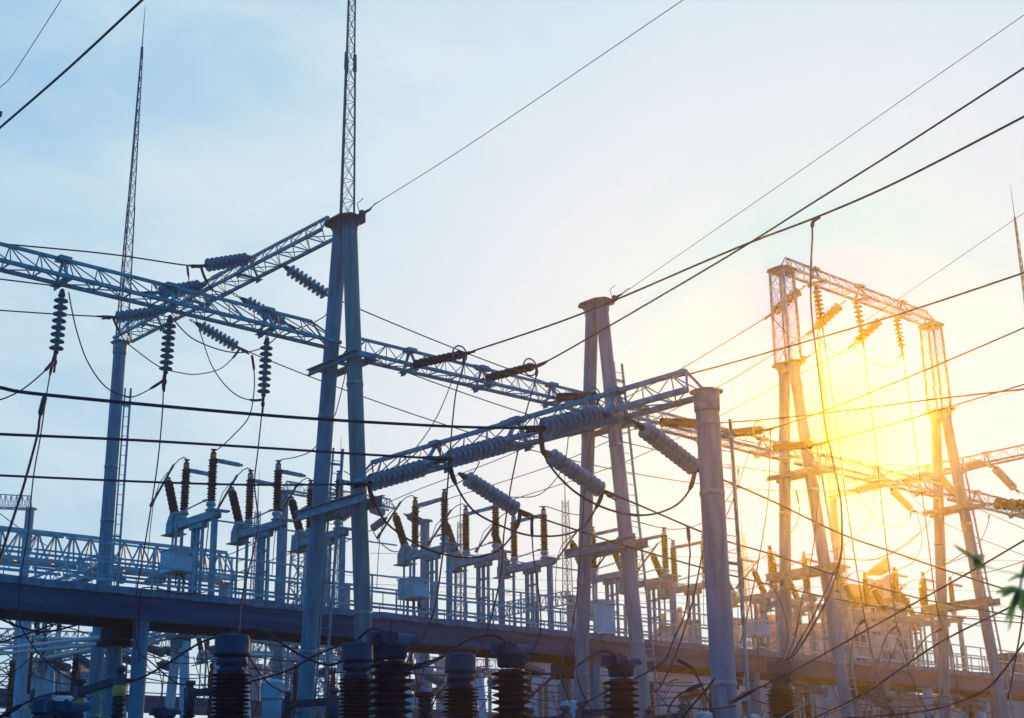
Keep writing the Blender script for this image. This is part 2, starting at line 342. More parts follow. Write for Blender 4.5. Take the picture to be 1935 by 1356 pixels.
# ------------------------------------------------------------------ girders
GZ = 13.78
def fr(x, a, b): return (x-a)/(b-a)
xa = -9.5
hx = [aY(115,548,29.9).x, aY(318,598,29.9).x, aY(503,640,29.9).x]
girder('long lattice girder crossing the upper left of the frame', (xa,29.9,GZ), (20.3,29.9,GZ), 40, [fr(x,xa,20.3) for x in hx]+[0.3])
girder('lattice girder span between the mast pillar and the plain pillar', (20.78,29.95,GZ-.12), (30.3,30.15,GZ), 13, [fr(aY(775,690,30).x,20.8,30.3), fr(aY(914,720,30).x,20.8,30.3), fr(aY(1048,750,30).x,20.8,30.3)])
girder('lattice girder span from plain pillar to the sunlit pillar', (30.66,30.15,GZ), (40.2,30.3,GZ), 13, [0.18, 0.5, 0.82])
girder('lattice girder span right of the sunlit pillar behind the portal droppers', (40.64,30.35,GZ), (50.1,30.4,GZ), 13, [0.18, 0.5, 0.82])
girder('lattice girder leaving the right frame edge at mid height', (50.5,30.35,GZ), (60.2,30.4,GZ), 13, [0.18, 0.5, 0.82])
girder('high lattice girder between the lightning mast pole and the mast pillar', (20.54,42.95,17.44), (20.54,30.55,17.3), 16, [0.17, 0.41, 0.65], h=0.52, w=0.66, endcut=0.03)
girder('low lattice girder running from mast pillar to nearest pole', (20.54,28.75,9.86), (20.54,17.65,9.66), 13, [0.26, 0.52, 0.8], h=0.5, w=0.62, endcut=0.05, chord=0.095)
girder('high thin lattice girder meeting the glare from the right frame edge', (60.2,42.95,17.44), (60.2,29.5,17.4), 16, [0.17, 0.41, 0.65], h=0.52, w=0.62, endcut=0.03)
girder('top lattice girder of the tall portal right of centre', (40.6,30.38,21.15), (50.3,30.4,21.15), 12, [0.2, 0.5, 0.8], h=0.5, w=0.55, endcut=0.03)

# ------------------------------------------------------------------ insulator strings
def disc_mesh(name, r, p, core, m, cap='fitting'):
    """one suspension disc, skirt opening towards -Z (the live end at +Z is its pin)"""
    b = MB().lathe((0,0,0), (0,0,1), [(0.02*p,core),(0.20*p,core*1.1),(0.26*p,r*0.5),(0.38*p,r*0.88),(0.50*p,r),(0.58*p,r*0.99),(0.58*p,r*0.94),(0.45*p,r*0.86),(0.38*p,r*0.62),(0.50*p,r*0.56),(0.36*p,r*0.48),(0.52*p,core*0.9),(1.02*p,core*0.75)], 20)
    return b.mesh(name, m)
DISC = {
 'pale':   (disc_mesh('disc', 0.21, 0.168, 0.075, 'porc'), 0.168),
 'grey':   (disc_mesh('disc', 0.20, 0.158, 0.09, 'porcgrey'), 0.158),
 'hang':   (disc_mesh('disc', 0.165, 0.165, 0.06, 'porcgrey'), 0.165),
 'glow':   (disc_mesh('disc', 0.17, 0.20, 0.07, 'rubber'), 0.20),
 'small':  (disc_mesh('disc', 0.17, 0.13, 0.08, 'porcgrey'), 0.13),
 'tight':  (disc_mesh('disc', 0.198, 0.14, 0.07, 'porc'), 0.14),
}
link_me = MB()
for k in range(4):
    link_me.ring((0,0,0.06+k*0.1), (1,0,0) if k % 2 else (0,1,0), 0.045, 0.014, 10, 5)
LINK = link_me.mesh('link_chain', 'fitting'); LINKLEN = 0.42
CAPM = MB().lathe((0,0,0), (0,0,1), [(0,0.02),(0.02,0.05),(0.12,0.075),(0.16,0.09),(0.2,0.06)], 12).mesh('end_cap', 'fitting')
CLAMP = MB().lathe((0,0,0), (0,0,1), [(0,0.06),(0.05,0.055),(0.06,0.03),(0.2,0.03),(0.22,0.05),(0.3,0.045),(0.32,0.028),(0.5,0.026)], 10).mesh('dead_end_clamp', 'wire')
def rot_to(d): return Vector(d).to_track_quat('Z', 'Y').to_euler()
def string(label, A, B, kind, n, group, cat='insulator', sag=0.0, clamp=True, name='insulator_string'):
    """anchor A on the steelwork, B = end of the last disc; n discs; chain fills what is left near A"""
    A, B = Vector(A), Vector(B); d = B-A; Ln = d.length; d.normalize()
    me, p = DISC[kind]; body = n*p
    t = thing(name, label, cat, A, group); t.rotation_euler = rot_to(d)
    lead = max(Ln-body, 0.05); s = 1.0
    if lead < 0.2: s = (Ln-0.2)/body; lead = 0.2
    link('link_chain', LINK, t, (0,0,0), scale=(1,1,(lead-0.12)/LINKLEN))
    link('end_cap', CAPM, t, (0,0,lead-0.2))
    for k in range(n):
        x = -sag*math.sin(math.pi*(k+0.5)/n)
        link('disc', me, t, (x*0, x, lead+k*p*s), scale=(1,1,s))
    if clamp: link('dead_end_clamp', CLAMP, t, (0,0,lead+body*s))
    return t
GA = 'tension insulator strings on the high girder'; GB = 'tension insulator strings on the low girder'
# high girder (x = 20.54): strings to the left, strings to the right
for nm, a, e, pos in (('left',(480,487),(390,501),'nearest the pillar top'), ('left',(392,537),(302,553),'second from the pillar top'), ('left',(308,588),(220,599),'closest to the lightning mast')):
    A = aX(*a,20.25); B = aY(*e,A.y); string('grey disc string reaching left from the high girder, %s' % pos, A, B, 'grey', 9, GA)
for nm, a, e, pos in (('right',(530,498),(616,556),'partly behind the mast pillar'), ('right',(436,552),(535,609),'second from the pillar top'), ('right',(358,603),(447,655),'lowest of that row')):
    A = aX(*a,20.85); B = aY(*e,A.y); string('pale disc string drooping right off the high girder, %s' % pos, A, B, 'grey', 9 if nm else 8, GA)
# low girder
SL = []; SR = []
for a, e, pos in (((812,880),(700,912),'beside the mast pillar'), ((964,836),(852,866),'middle one'), ((1142,781),(1028,808),'in front of the plain pillar')):
    A = aX(*a,20.22); B = aY(*e,A.y); SL.append(B); string('big pale disc string pointing left from the low girder, %s' % pos, A, B, 'pale', 10, GB)
for a, e, pos in (((866,893),(976,963),'lowest one'), ((1022,848),(1136,926),'above the curved jumpers'), ((1195,793),(1313,884),'beside the nearest pole')):
    A = aX(*a,20.86); B = aY(*e,A.y); SR.append(B); string('pale ribbed string sloping down right from the low girder, %s' % pos, A, B, 'tight', 12, GB)
# hanging strings of the long girder
HS = []
for a, e, pos in (((118,545),(106,664),'leftmost of the three'), ((322,595),(313,702),'in the middle'), ((505,633),(498,745),'right one beside the mast pillar')):
    A = aY(*a,29.9); B = aY(*e,29.9); HS.append(B); string('vertical dark disc string under the long girder, %s' % pos, A, B, 'hang', 8, 'hanging strings of the long girder', clamp=True)
# composite rods towards the viewer
def rod(label, A, B, n, R0, ringed, group, m='rubber', name='composite_insulator', core=0.06):
    A, B = Vector(A), Vector(B); d = B-A; Ln = d.length; d.normalize(); lead = min(0.35, Ln*0.2)
    t = thing(name, label, 'insulator', A, group); t.rotation_euler = rot_to(d)
    link('link_chain', LINK, t, scale=(1,1,lead/LINKLEN))
    bl = Ln-lead; p = bl/n; prof = [(0,0.03),(0.01,core)]
    for k in range(n):
        rr = R0 if k % 2 == 0 else R0*0.86
        prof += [(k*p+0.25*p,core),(k*p+0.45*p,rr),(k*p+0.58*p,rr),(k*p+0.75*p,core)]
    prof += [(bl,core),(bl+0.02,0.03)]
    b = MB().lathe((0,0,lead), (0,0,lead+1), prof, 16); b.build('shed_body', m, t, True)
    if ringed:
        rg = MB().ring((0,0,Ln-0.12), (0,0,1), R0*1.9, 0.022); rg.bar((R0*1.9,0,Ln-.12), (0,0,Ln), .025); rg.bar((-R0*1.9,0,Ln-.12), (0,0,Ln), .025)
        rg.build('grading_ring', 'fitting', t, True)
    link('dead_end_clamp', CLAMP, t, (0,0,Ln))
    return t
GC = 'dark composite rods on the middle girders'; RB = []
for a, e, pos, rg in (((770,691),(874,669),'nearest the mast pillar',1), ((906,718),(1007,692),'between mast pillar and plain pillar',1), ((1040,750),(1128,748),'reaching the plain pillar',1),
                  ((1235,797),(1322,800),'ending behind the nearest pole',0), ((1350,822),(1440,812),'with a round ring left of the sun',1), ((1448,845),(1537,840),'lost in the glare',1)):
    X0 = aY(*a,29.6).x; A = Vector((X0,29.6,aY(*a,29.6).z)); B = aX(*e,X0); RB.append(B)
    rod('dark ribbed composite insulator along the middle girder, %s' % pos, A, B, 20, 0.125 if a[0] < 1200 else 0.15, rg, GC)
A = aY(1866,951,30.1); rod('dark beaded insulator at the right edge on the leaving girder', A, aX(1945,954,A.x), 9, 0.24, 0, GC, core=0.05)
# portal strings
GD = 'insulator strings of the tall portal'; PV = []; PI = []
for a, e, pos in (((1542,538),(1552,604),'left of three'), ((1618,566),(1630,638),'middle of three'), ((1692,593),(1704,656),'right of three')):
    A = aY(*a,30.4); B = aY(*e,30.4); PV.append(B); string('vertical disc string under the portal girder, %s' % pos, A, B, 'glow', 7, GD)
for a, e, pos in (((1522,539),(1463,589),'crossing the left lattice column'), ((1598,567),(1543,618),'between first and second hanging string'), ((1674,595),(1618,646),'beside the last hanging string')):
    A = aY(*a,30.4); B = aX(*e,A.x); PI.append(B); rod('slanting spiky insulator under the portal girder, %s' % pos, A, B, 12, 0.2, 0, GD, core=0.07)
# far high girder strings
GE = 'tension strings of the high girder in the glare'
for a, e, pos in (((1661,913),(1620,926),'leftmost by the glare'), ((1758,894),(1716,908),'left of the right pillar'), ((1858,874),(1815,885),'right of the right pillar')):
    A = aX(*a,60.0); B = aY(*e,A.y); string('thick disc string lying along the far high girder, %s' % pos, A, B, 'pale', 11, GE)
for a, e, pos in (((1676,915),(1721,961),'left one over the sagging loop'), ((1773,896),(1809,940),'behind the right pillar legs'), ((1872,876),(1916,922),'near the right frame edge')):
    A = aX(*a,60.4); B = aY(*e,A.y); string('disc string sloping right below the far high girder, %s' % pos, A, B, 'tight', 12, GE)

# ------------------------------------------------------------------ elevated walkway
WY, WZT, WZB = 36.0, 7.95, 7.10
wk = thing('walkway', 'long dark concrete walkway beam crossing the whole frame', 'walkway', (0,WY,WZB))
b = MB(); rs = random.Random(3)
xs = [-12+i*0.5 for i in range(270)]
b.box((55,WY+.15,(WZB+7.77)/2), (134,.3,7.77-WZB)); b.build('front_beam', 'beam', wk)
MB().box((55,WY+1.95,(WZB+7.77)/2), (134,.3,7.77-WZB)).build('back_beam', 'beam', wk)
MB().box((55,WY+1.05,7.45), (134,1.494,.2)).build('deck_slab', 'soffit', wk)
c = MB(); P = []; 
for x in xs:
    dz, dy = rs.uniform(-.03,.022), rs.uniform(-.03,.015); P.append([(x,WY-.06+dy,7.765-rs.uniform(0,.05)),(x,WY-.05+dy,7.95+dz),(x,WY+.42,7.95+dz*.6),(x,WY+.42,7.772)])
vs = [p for q in P for p in q]; n = len(P)
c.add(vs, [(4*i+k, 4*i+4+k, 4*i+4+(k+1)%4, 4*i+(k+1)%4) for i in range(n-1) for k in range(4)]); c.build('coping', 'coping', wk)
jt = MB()
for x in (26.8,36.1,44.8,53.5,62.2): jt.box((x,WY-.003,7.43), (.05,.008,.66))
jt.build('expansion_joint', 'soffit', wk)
for k in range(-1, 7):
    X = 18.5+8.68*k
    for y, nm, lab in ((36.27,'front','in front of its twin'), (37.75,'back','with flared cap behind its twin')):
        where = ['at the far left, out past the frame','left of the near poles','behind the mast pillar','near the plain pillar','right of the nearest pole','right of the sunlit pillar','by the right pillar','beyond the right frame edge'][k+1]
        t = thing('support_column', 'round column %s, %s' % (where, lab), 'column', (X,y,0), 'columns under the walkway'); t['kind'] = 'thing'
        MB().tube((X,y,0), (X,y,7.09 if nm=='front' else 6.55), .215, .205, n=22).build('shaft', 'pole', t)
        if nm == 'back':
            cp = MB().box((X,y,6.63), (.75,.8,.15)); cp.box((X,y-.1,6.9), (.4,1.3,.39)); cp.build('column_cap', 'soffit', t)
        else:
            cp = MB().lathe((X,y,6.9), (X,y,7.09), [(0,.21),(.03,.23),(.16,.23),(.19,.25)], 20); cp.build('column_cap', 'pole', t)
# guard rails, one 8.7 m length per bay on either side
def railing(X, Y, label):
    t = thing('guard_railing', label, 'railing', (X,Y,WZT), 'pale guard rails along the walkway')
    for z, r in ((1.13,.024),(.62,.03),(.14,.035)): MB().bar((X,Y,WZT+z), (X+8.6,Y,WZT+z), r*1.6, r*2).build('rail', 'steelwh', t)
    for i in range(7): x = X+.1+i*1.235; MB().bar((x,Y,WZT), (x,Y,WZT+1.13), .045).build('post', 'steelwh', t)
    for i in range(12): xx = X+.4+i*.68; MB().bar((xx,Y,WZT+.14), (xx,Y,WZT+.6), .022).build('baluster', 'steelwh', t)
    return t
seg = ['at the far left frame edge','left of the first switch group','under the first switch group','under the second switch group','under the third switch group','left of the sunlit pillar','right of the sunlit pillar','at the right frame edge']
for i in range(8):
    railing(10.4+8.68*(i-0.35), WY+.02, 'front pale guard rail of the walkway %s' % seg[i])
    railing(10.4+8.68*(i-0.35), WY+2.05, 'rear pale guard rail of the walkway %s' % seg[i])

# ------------------------------------------------------------------ disconnect switches on the walkway
def post_profile(z0, z1, n, R0, core):
    p = (z1-z0)/n; pr = [(0,core)]
    for k in range(n):
        rr = R0 if k % 2 == 0 else R0*0.9
        pr += [(k*p+.2*p,core),(k*p+.5*p,rr),(k*p+.62*p,rr),(k*p+.8*p,core)]
    return pr+[(z1-z0,core)]
def post(t, base, top, sheds, R0=.145, core=.10, band=None, fit=(0.28,.30), name='post_insulator'):
    base, top = Vector(base), Vector(top); d = (top-base).normalized(); Ln = (top-base).length
    a, e = base+d*fit[0], top-d*fit[1]
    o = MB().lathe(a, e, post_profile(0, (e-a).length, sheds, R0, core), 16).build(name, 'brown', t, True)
    MB().lathe(base, a, [(0,.17),(.03,.17),(.05,.11),(fit[0]*.5,.1),(fit[0]*.55,.15),(fit[0]*.85,.14),(fit[0],.09)], 14).build('base_fitting', 'steelwh', o, True)
    MB().lathe(e, top, [(0,.095),(fit[1]*.5,.095)], 14).build('colour_band' if band else 'cap_collar', band or 'steelwh', o, True)
    c = MB().lathe(e+d*fit[1]*.5, top, [(0,.088),(fit[1]*.18,.088),(fit[1]*.2,.05),(fit[1]*.44,.05),(fit[1]*.45,.1),(fit[1]*.5,.1)], 12); c.build('terminal_head', 'fitting', o, True)
    return o
def switch_unit(label, mode, band):
    t = thing('disconnect_switch', label, 'switch', (0,0,0), 'disconnect switches on the walkway')
    def B(name, mb, m='steel'): return mb.build(name, m, t, True)
    bb = MB()
    for x in (-.11,.11): bb.bar((x,-.1,2.4), (x,2.3,2.4), .05, .22)
    for y in (.0,.55,1.2,1.8,2.25): bb.bar((-.11,y,2.42), (.11,y,2.42), .08, .12)
    bb.box((.12,.02,2.53), (.62,.2,.05)); B('base_beam', bb)
    br = MB(); br.add([(-.16,2.3,2.2),(-.16,2.68,2.2),(-.16,2.68,2.52),(-.16,2.5,2.78),(-.16,2.3,2.78),(.16,2.3,2.2),(.16,2.68,2.2),(.16,2.68,2.52),(.16,2.5,2.78),(.16,2.3,2.78)],
        [(0,1,2,3,4),(9,8,7,6,5),(0,5,6,1),(1,6,7,2),(2,7,8,3),(3,8,9,4),(4,9,5,0)]); br.box((0,2.45,2.17), (.5,.7,.03)); B('end_bracket', br)
    fl = MB(); fl.bar((.0,.05,0), (.0,.05,2.28), .17, .13); B('leg', fl)
    tw = MB()
    for y, w in ((.72,.075),(.98,.09),(1.24,.11)): tw.bar((0,y,0), (0,y,2.28), w)
    for z in (.35,1.05,1.7): tw.bar((0,.7,z), (0,1.2,z), .07)
    tw.box((0,.98,2.2), (.2,.75,.16)); B('leg', tw)
    fb = MB(); fb.bar((0,1.95,0), (0,1.95,2.28), .075); B('leg', fb)
    fc = MB(); fc.bar((0,2.5,0), (0,2.5,2.16), .05)
    for z in (.4,1.0,1.6): fc.tube((0,1.95,z), (0,2.5,z), .012, n=6)
    B('leg', fc)
    post(t, (0,.3,2.55), (0,.3,4.4), 15, band=band); post(t, (0,1.9,2.55), (0,1.9,4.4), 15, band=band)
    post(t, (0,2.42,2.72), (0,3.05,4.02), 14, band=band, fit=(.12,.12))
    er = MB().tube((0,2.72,4.4), (0,4.02,3.36), .038, n=8); er.tube((0,3.9,3.46), (0,4.06,3.33), .055, n=8); B('earthing_blade', er, 'steeldk')
    ld = MB().sweep([(0,1.92,4.43),(0,2.1,4.52),(0,2.4,4.5),(0,2.72,4.38)], .016); ld.sweep([(.02,2.8,4.3),(.03,3.2,4.22),(.04,3.65,4.0),(.04,3.95,3.5),(.04,4.05,2.7),(.03,4.1,1.6)], .014); B('flexible_lead', ld, 'wire')
    lk = MB().tube((-.15,.42,2.85), (-.2,1.7,2.72), .024, n=8); lk.bar((-.15,.3,2.85), (-.15,.5,2.85), .06); B('linkage_rod', lk, 'steelwh')
    tr = MB().tube((.0,.25,2.28), (2.25,.25,2.28), .026, n=8); B('tie_rod', tr, 'steelwh')
    for y, s in ((.3,1),(1.9,-1)):
        bl = MB()
        if mode == 'open': bl.bar((.1,y,4.08), (.88,y,4.06), .085, .11); bl.box((.93,y,4.06), (.12,.06,.07)); bl.bar((.3,y,4.08), (.34,y,4.08), .1, .125)
        else: bl.bar((0,y+s*.08,4.1), (0,y+s*.8,4.1), .085, .11); bl.bar((0,y+s*.4,4.1), (0,y+s*.44,4.1), .1, .125)
        B('contact_arm', bl, 'steel')
    return t
modes = {'open': switch_unit('x', 'open', None), 'closed': switch_unit('x', 'closed', None)}
ymodes = {'open': switch_unit('x', 'open', 'yellow'), 'closed': switch_unit('x', 'closed', 'yellow')}
bays = [(20.64,'open','first group, left of the mast pillar'), (29.4,'closed','second group, right of the mast pillar'), (37.9,'closed','third group, around the plain pillar'), (46.5,'open','fourth group, left of the sunlit pillar'), (55.3,'open','fifth group, left of the right pillar')]
phase = ['with yellow bands', 'middle unit', 'last unit']
used = set()
for X, md, where in bays:
    for j in range(3):
        src = (ymodes if j == 0 else modes)[md]
        o = src if id(src) not in used else copy_tree(src)
        used.add(id(src)); o.location = (X+2.25*j, 36.3, WZT)
        o['label'] = 'disconnect switch on tall legs, %s, %s' % (phase[j], where)
# mechanism cabinets
def cabinet(X, label):
    t = thing('mechanism_cabinet', label, 'cabinet', (X,36.2,WZT+.6), 'switch cabinets at the guard rail')
    bd = MB().box((X+.33,36.55,WZT+.92), (.66,.8,.62)); bd.build('body', 'cabinet', t)
    MB().box((X+.33,36.55,WZT+1.245), (.74,.88,.03)).build('lid', 'steelwh', t)
    dr = MB().box((X+.33,36.143,WZT+.92), (.6,.012,.56)); dr.build('door', 'cabinet', t)
    MB().box((X+.5,36.125,WZT+1.1), (.06,.03,.06)).build('lock', 'steeldk', t)
    mk = MB(); r_ = random.Random(int(X*7))
    for row in range(4):
        y = 36.25
        while y < 36.85:
            w = r_.uniform(.03,.06); (mk.box((X-.004,y,WZT+1.13-row*.1), (.006,w*.6,.03)) if r_.random() < .7 else None); y += w+.035
    mk.build('faded_stencil', 'mark', t)
    pp = MB().tube((X+.35,36.75,WZT+1.26), (X+.35,36.75,WZT+2.3), .04, n=8); pp.box((X+.35,36.75,WZT+1.3), (.14,.14,.1)); pp.build('drive_shaft', 'steel', t)
    cb = MB().sweep([(X+.3,36.5,WZT+.62),(X+.28,36.5,WZT+.3),(X+.4,36.5,WZT+.08)], .02); cb.sweep([(X+.4,36.5,WZT+.62),(X+.6,36.5,WZT+.35),(X+.8,36.5,WZT+.3)], .018); cb.build('cable', 'wire', t)
    for x_ in (.1, .56): MB().bar((X+x_,36.55,WZT), (X+x_,36.55,WZT+.61), .06).build('leg', 'steel', t)
for X, w in ((19.3,'left of the first switch group'), (27.75,'left of the second switch group'), (36.2,'behind the plain pillar'), (44.9,'left of the sunlit pillar'), (53.7,'in front of the tall block')):
    cabinet(X, 'white metal switch cabinet on the walkway, %s' % w)
t = thing('sheet_panel', 'weathered white sheet panel leaning on the guard rail beside the plain pillar', 'panel', aY(1143,1165,35.95))
A, B = aY(1121,1140,35.93), aY(1163,1198,35.93); MB().box(((A.x+B.x)/2, 35.93, (A.z+B.z)/2), (abs(B.x-A.x), .03, abs(A.z-B.z))).build('sheet', 'cabinet', t); MB().bar((A.x-.03,35.91,A.z+.02), (B.x,35.91,A.z+.02), .04).build('top_batten', 'steel', t)
t = thing('service_kiosk', 'grey kiosk with pale window standing on the walkway at the right edge', 'kiosk', aY(1925,1262,36.4))
A, B = aY(1912,1236,36.3), aY(1950,1282,36.3); K = MB().box(((A.x+B.x)/2+.6, 36.9, (A.z+WZT)/2), (B.x-A.x+1.2, 1.1, A.z-WZT)); K.build('body', 'steeldk', t); MB().box((A.x+1.25, 36.33, (A.z+WZT)/2), (.6,.03,.8)).build('window', 'cabinet', t); MB().box(((A.x+B.x)/2+.6,36.9,A.z+.04), (B.x-A.x+1.4,1.25,.08)).build('roof', 'steeldk', t)

# ------------------------------------------------------------------ near apparatus in the yard
def sheds(z0, z1, n, R0, core, alt=.88):
    p = (z1-z0)/n; pr = [(0,core)]
    for k in range(n):
        rr = R0 if k % 2 == 0 else R0*alt
        pr += [(k*p+.08*p,core),(k*p+.36*p,rr*.97),(k*p+.46*p,rr),(k*p+.56*p,rr*.95),(k*p+.78*p,core*1.02)]
    return pr+[(z1-z0,core)]
def transformer_post(X, Y, Z, s, label):
    t = thing('current_transformer', label, 'transformer', (X,Y,0), 'current transformers with drum heads in front of the walkway')
    h = MB().lathe((X,Y,Z-.32*s), (X,Y,Z), [(0,.20*s),(.004,.262*s),(.045*s,.268*s),(.05*s,.258*s),(.25*s,.256*s),(.295*s,.235*s),(.312*s,.17*s),(.32*s,.05*s)], 36); h.build('head', 'head', t)
    k = MB().lathe((X,Y,Z-.56*s), (X,Y,Z-.32*s), [(0,.20*s),(.04*s,.21*s),(.05*s,.175*s),(.11*s,.17*s),(.12*s,.222*s),(.2*s,.225*s),(.21*s,.2*s),(.24*s,.2*s)], 30); k.build('neck_flange', 'head', t)
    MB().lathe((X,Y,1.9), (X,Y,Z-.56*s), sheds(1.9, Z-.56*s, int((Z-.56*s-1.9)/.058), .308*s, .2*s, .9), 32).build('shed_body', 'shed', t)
    MB().box((X,Y,1.65), (.7*s,.7*s,.5)).build('base_tank', 'head', t)
    for i in (-1,1):
        for j in (-1,1): MB().bar((X+i*.3*s,Y+j*.3*s,0), (X+i*.3*s,Y+j*.3*s,1.4), .09).build('leg', 'steel', t)
    lug = MB().box((X+.02,Y,Z+.02), (.12,.05,.06)); lug.tube((X,Y,Z-.02), (X,Y,Z+.05), .03, n=8); lug.build('terminal', 'fitting', t)
    return t
def breaker_pole(X, Y, Z, s, label):
    t = thing('circuit_breaker_pole', label, 'circuit breaker', (X,Y,0), 'circuit breaker poles in front of the walkway')
    MB().lathe((X,Y,Z-.32*s), (X,Y,Z-.12*s), [(0,.185*s),(.02,.2*s),(.13*s,.205*s),(.14*s,.235*s),(.2*s,.235*s)], 28).build('head', 'head', t)
    c = MB()   # rounded hood lying across the head (axis along x)
    n = 12; P = []
    for x in (X-.04*s, X+.29*s):
        for i in range(n): a = math.pi*i/(n-1); P.append((x, Y+.2*s*math.cos(a), Z-.13*s+.14*s*math.sin(a)))
    c.add(P, [(i,i+1,n+i+1,n+i) for i in range(n-1)], True); c.add(P, [tuple(range(n-1,-1,-1)), tuple(range(n,2*n)), (0,n,2*n-1,n-1)]); c.box((X-.13*s,Y,Z-.07*s), (.24*s,.32*s,.13*s)); c.build('hood', 'head', t)
    lg = MB().box((X-.3*s,Y,Z-.08*s), (.1*s,.1*s,.16*s)); lg.box((X-.24*s,Y,Z-.06*s), (.16*s,.06*s,.05*s)); lg.build('terminal', 'fitting', t); MB().tube((X-.05*s,Y-.05,Z-.03), (X-.05*s,Y-.05,Z+.03*s), .035*s, n=8).build('lug', 'fitting', t)
    MB().lathe((X,Y,1.9), (X,Y,Z-.36*s), sheds(1.9, Z-.36*s, int((Z-.36*s-1.9)/.098), .30*s, .185*s, .93), 30).build('shed_body', 'shed', t)
    MB().box((X,Y,1.6), (.6*s,.6*s,.6)).build('base_tank', 'head', t)
    MB().tube((X,Y,0), (X,Y,1.3), .2*s, n=16).build('stand', 'steel', t)
    return t
for q, s, lab in (((440,1198),1.0,'largest one, below the walkway at the left'), ((675,1213),.97,'overlapping the mast pillar leg'), ((870,1234),1.0,'left of the middle breaker')):
    p = aY(*q,18.6); transformer_post(p.x, 18.6, p.z, s, 'drum headed current transformer on dark sheds, %s' % lab)
p = aY(85,1320,18.6); transformer_post(p.x, 18.6, p.z, .62, 'small drum headed transformer cut by the bottom left edge')
p = aD(1472,1247,29); transformer_post(p.x, p.y, p.z, 1.02, 'current transformer with wide drum head under the sun glare')
for q, s, lab in (((740,1197),1.0,'with the widest sheds, beside the mast pillar'), ((965,1218),.95,'the middle one'), ((1172,1240),.92,'in front of the plain pillar legs')):
    p = aY(*q,15.7); breaker_pole(p.x, 15.7, p.z, s*1.04, 'dark ribbed circuit breaker pole with hooded head, %s' % lab)
p = aY(128,1326,15.7); breaker_pole(p.x, 15.7, p.z, .75, 'small hooded breaker pole peeping over the bottom left edge')
p = aD(312,1338,27); breaker_pole(p.x, p.y, p.z, .85, 'hooded breaker head peeping over the bottom edge left of the big transformer')
def low_switch(P1, P2, label, band):
    P1, P2 = Vector(P1), Vector(P2); t = thing('disconnect_switch', label, 'switch', (P1.x,P1.y,0), 'low disconnect switches in front of the walkway')
    for P in (P1, P2):
        q = Vector((P.x,P.y,2.6)); z = P.z
        o = MB().lathe((P.x,P.y,2.6), (P.x,P.y,z-.62), sheds(2.6, z-.62, 16, .15, .1, .9), 20).build('post_insulator', 'shed', t)
        MB().lathe((P.x,P.y,z-.62), (P.x,P.y,z-.40), [(0,.115),(.01,.125),(.20,.125),(.22,.115)], 18).build('colour_band' if band else 'cap_collar', band or 'head', o)
        tc_ = MB().box((P.x,P.y,z-.28), (.2,.2,.24)); tc_.lathe((P.x,P.y,z-.2), (P.x,P.y,z), [(0,.08),(.1,.08),(.11,.12),(.2,.12)], 14); tc_.build('terminal_head', 'fitting', o)
        MB().bar((P.x,P.y,0), (P.x,P.y,2.6), .16).build('leg', 'steel', t)
    a, b = P1+Vector((0,0,-.28)), P2+Vector((0,0,-.28)); d = (b-a).normalized()
    ar = MB().bar(a+d*.1, b-d*.1, .13, .15)
    for f in (.25,.5,.75): c = a.lerp(b,f); ar.bar(c-d*.02, c+d*.02, .145, .165)
    ar.build('contact_arm', 'head', t)
    hk = MB().sweep([a+d*.2+Vector((0,0,-.05)), a+d*.45+Vector((0,0,-.2)), a+d*.6+Vector((0,0,-.18))], .02); hk.build('arcing_horn', 'fitting', t)
    MB().bar(P1-Vector((0,0,P1.z-2.5)), P2-Vector((0,0,P2.z-2.5)), .15, .2).build('base_beam', 'steel', t)
low_switch(aX(152,1283,14), aX(228,1258,14), 'low switch with two yellow banded posts joined by an arm, bottom left', 'yellow')
low_switch(aX(360,1286,16.4), aX(432,1278,16.4), 'low switch with dark caps half behind the largest transformer', None)
low_switch(aX(542,1308,18.2), aX(630,1300,18.2), 'low switch with long arm crossing the mast pillar foot', None)
low_switch(aX(1000,1338,22.0), aX(1068,1334,22.0), 'low switch with arm beside the plain pillar foot at the bottom edge', None)
low_switch(aX(1098,1326,24.0), aX(1160,1320,24.0), 'low switch ending behind the right breaker', None)
low_switch(aX(1226,1338,26.0), aX(1290,1330,26.0), 'low switch right of the plain pillar at the bottom edge', None)
def can_transformer(P, s, label):
    t = thing('voltage_transformer', label, 'transformer', (P.x,P.y,0), 'voltage transformers with white ribbed cans')
    c = MB().lathe((P.x,P.y,P.z-.42*s), P, [(0,.2*s),(.01,.25*s),(.04,.255*s),(.05,.245*s),(.34*s,.245*s),(.39*s,.22*s),(.42*s,.12*s)], 26)
    for i in range(26): a = i*2*math.pi/26; c.bar((P.x+.247*s*math.cos(a),P.y+.247*s*math.sin(a),P.z-.36*s), (P.x+.247*s*math.cos(a),P.y+.247*s*math.sin(a),P.z-.08*s), .014*s)
    c.build('can', 'tank', t)
    MB().lathe((P.x,P.y,P.z-.9*s), (P.x,P.y,P.z-.42*s), [(0,.16*s),(.05,.18*s),(.06,.2*s),(.4*s,.2*s),(.48*s,.21*s)], 22).build('neck', 'polewhite', t)
    MB().lathe((P.x,P.y,1.8), (P.x,P.y,P.z-.9*s), sheds(1.8, P.z-.9*s, 14, .24*s, .15*s, .9), 20).build('shed_body', 'shed', t)
    MB().tube((P.x,P.y,0), (P.x,P.y,1.8), .2*s, n=12).build('stand', 'steel', t)
for q, lab in (((516,1284),'left of the mast pillar'), ((762,1304),'behind the widest breaker'), ((1078,1324),'left of the plain pillar'), ((985,1316),'behind the middle breaker'), ((1330,1345),'left of the nearest pole foot'), ((1420,1350),'right of the nearest pole foot')):
    can_transformer(aY(*q,28.0), 1.05, 'white ribbed can transformer, %s' % lab)
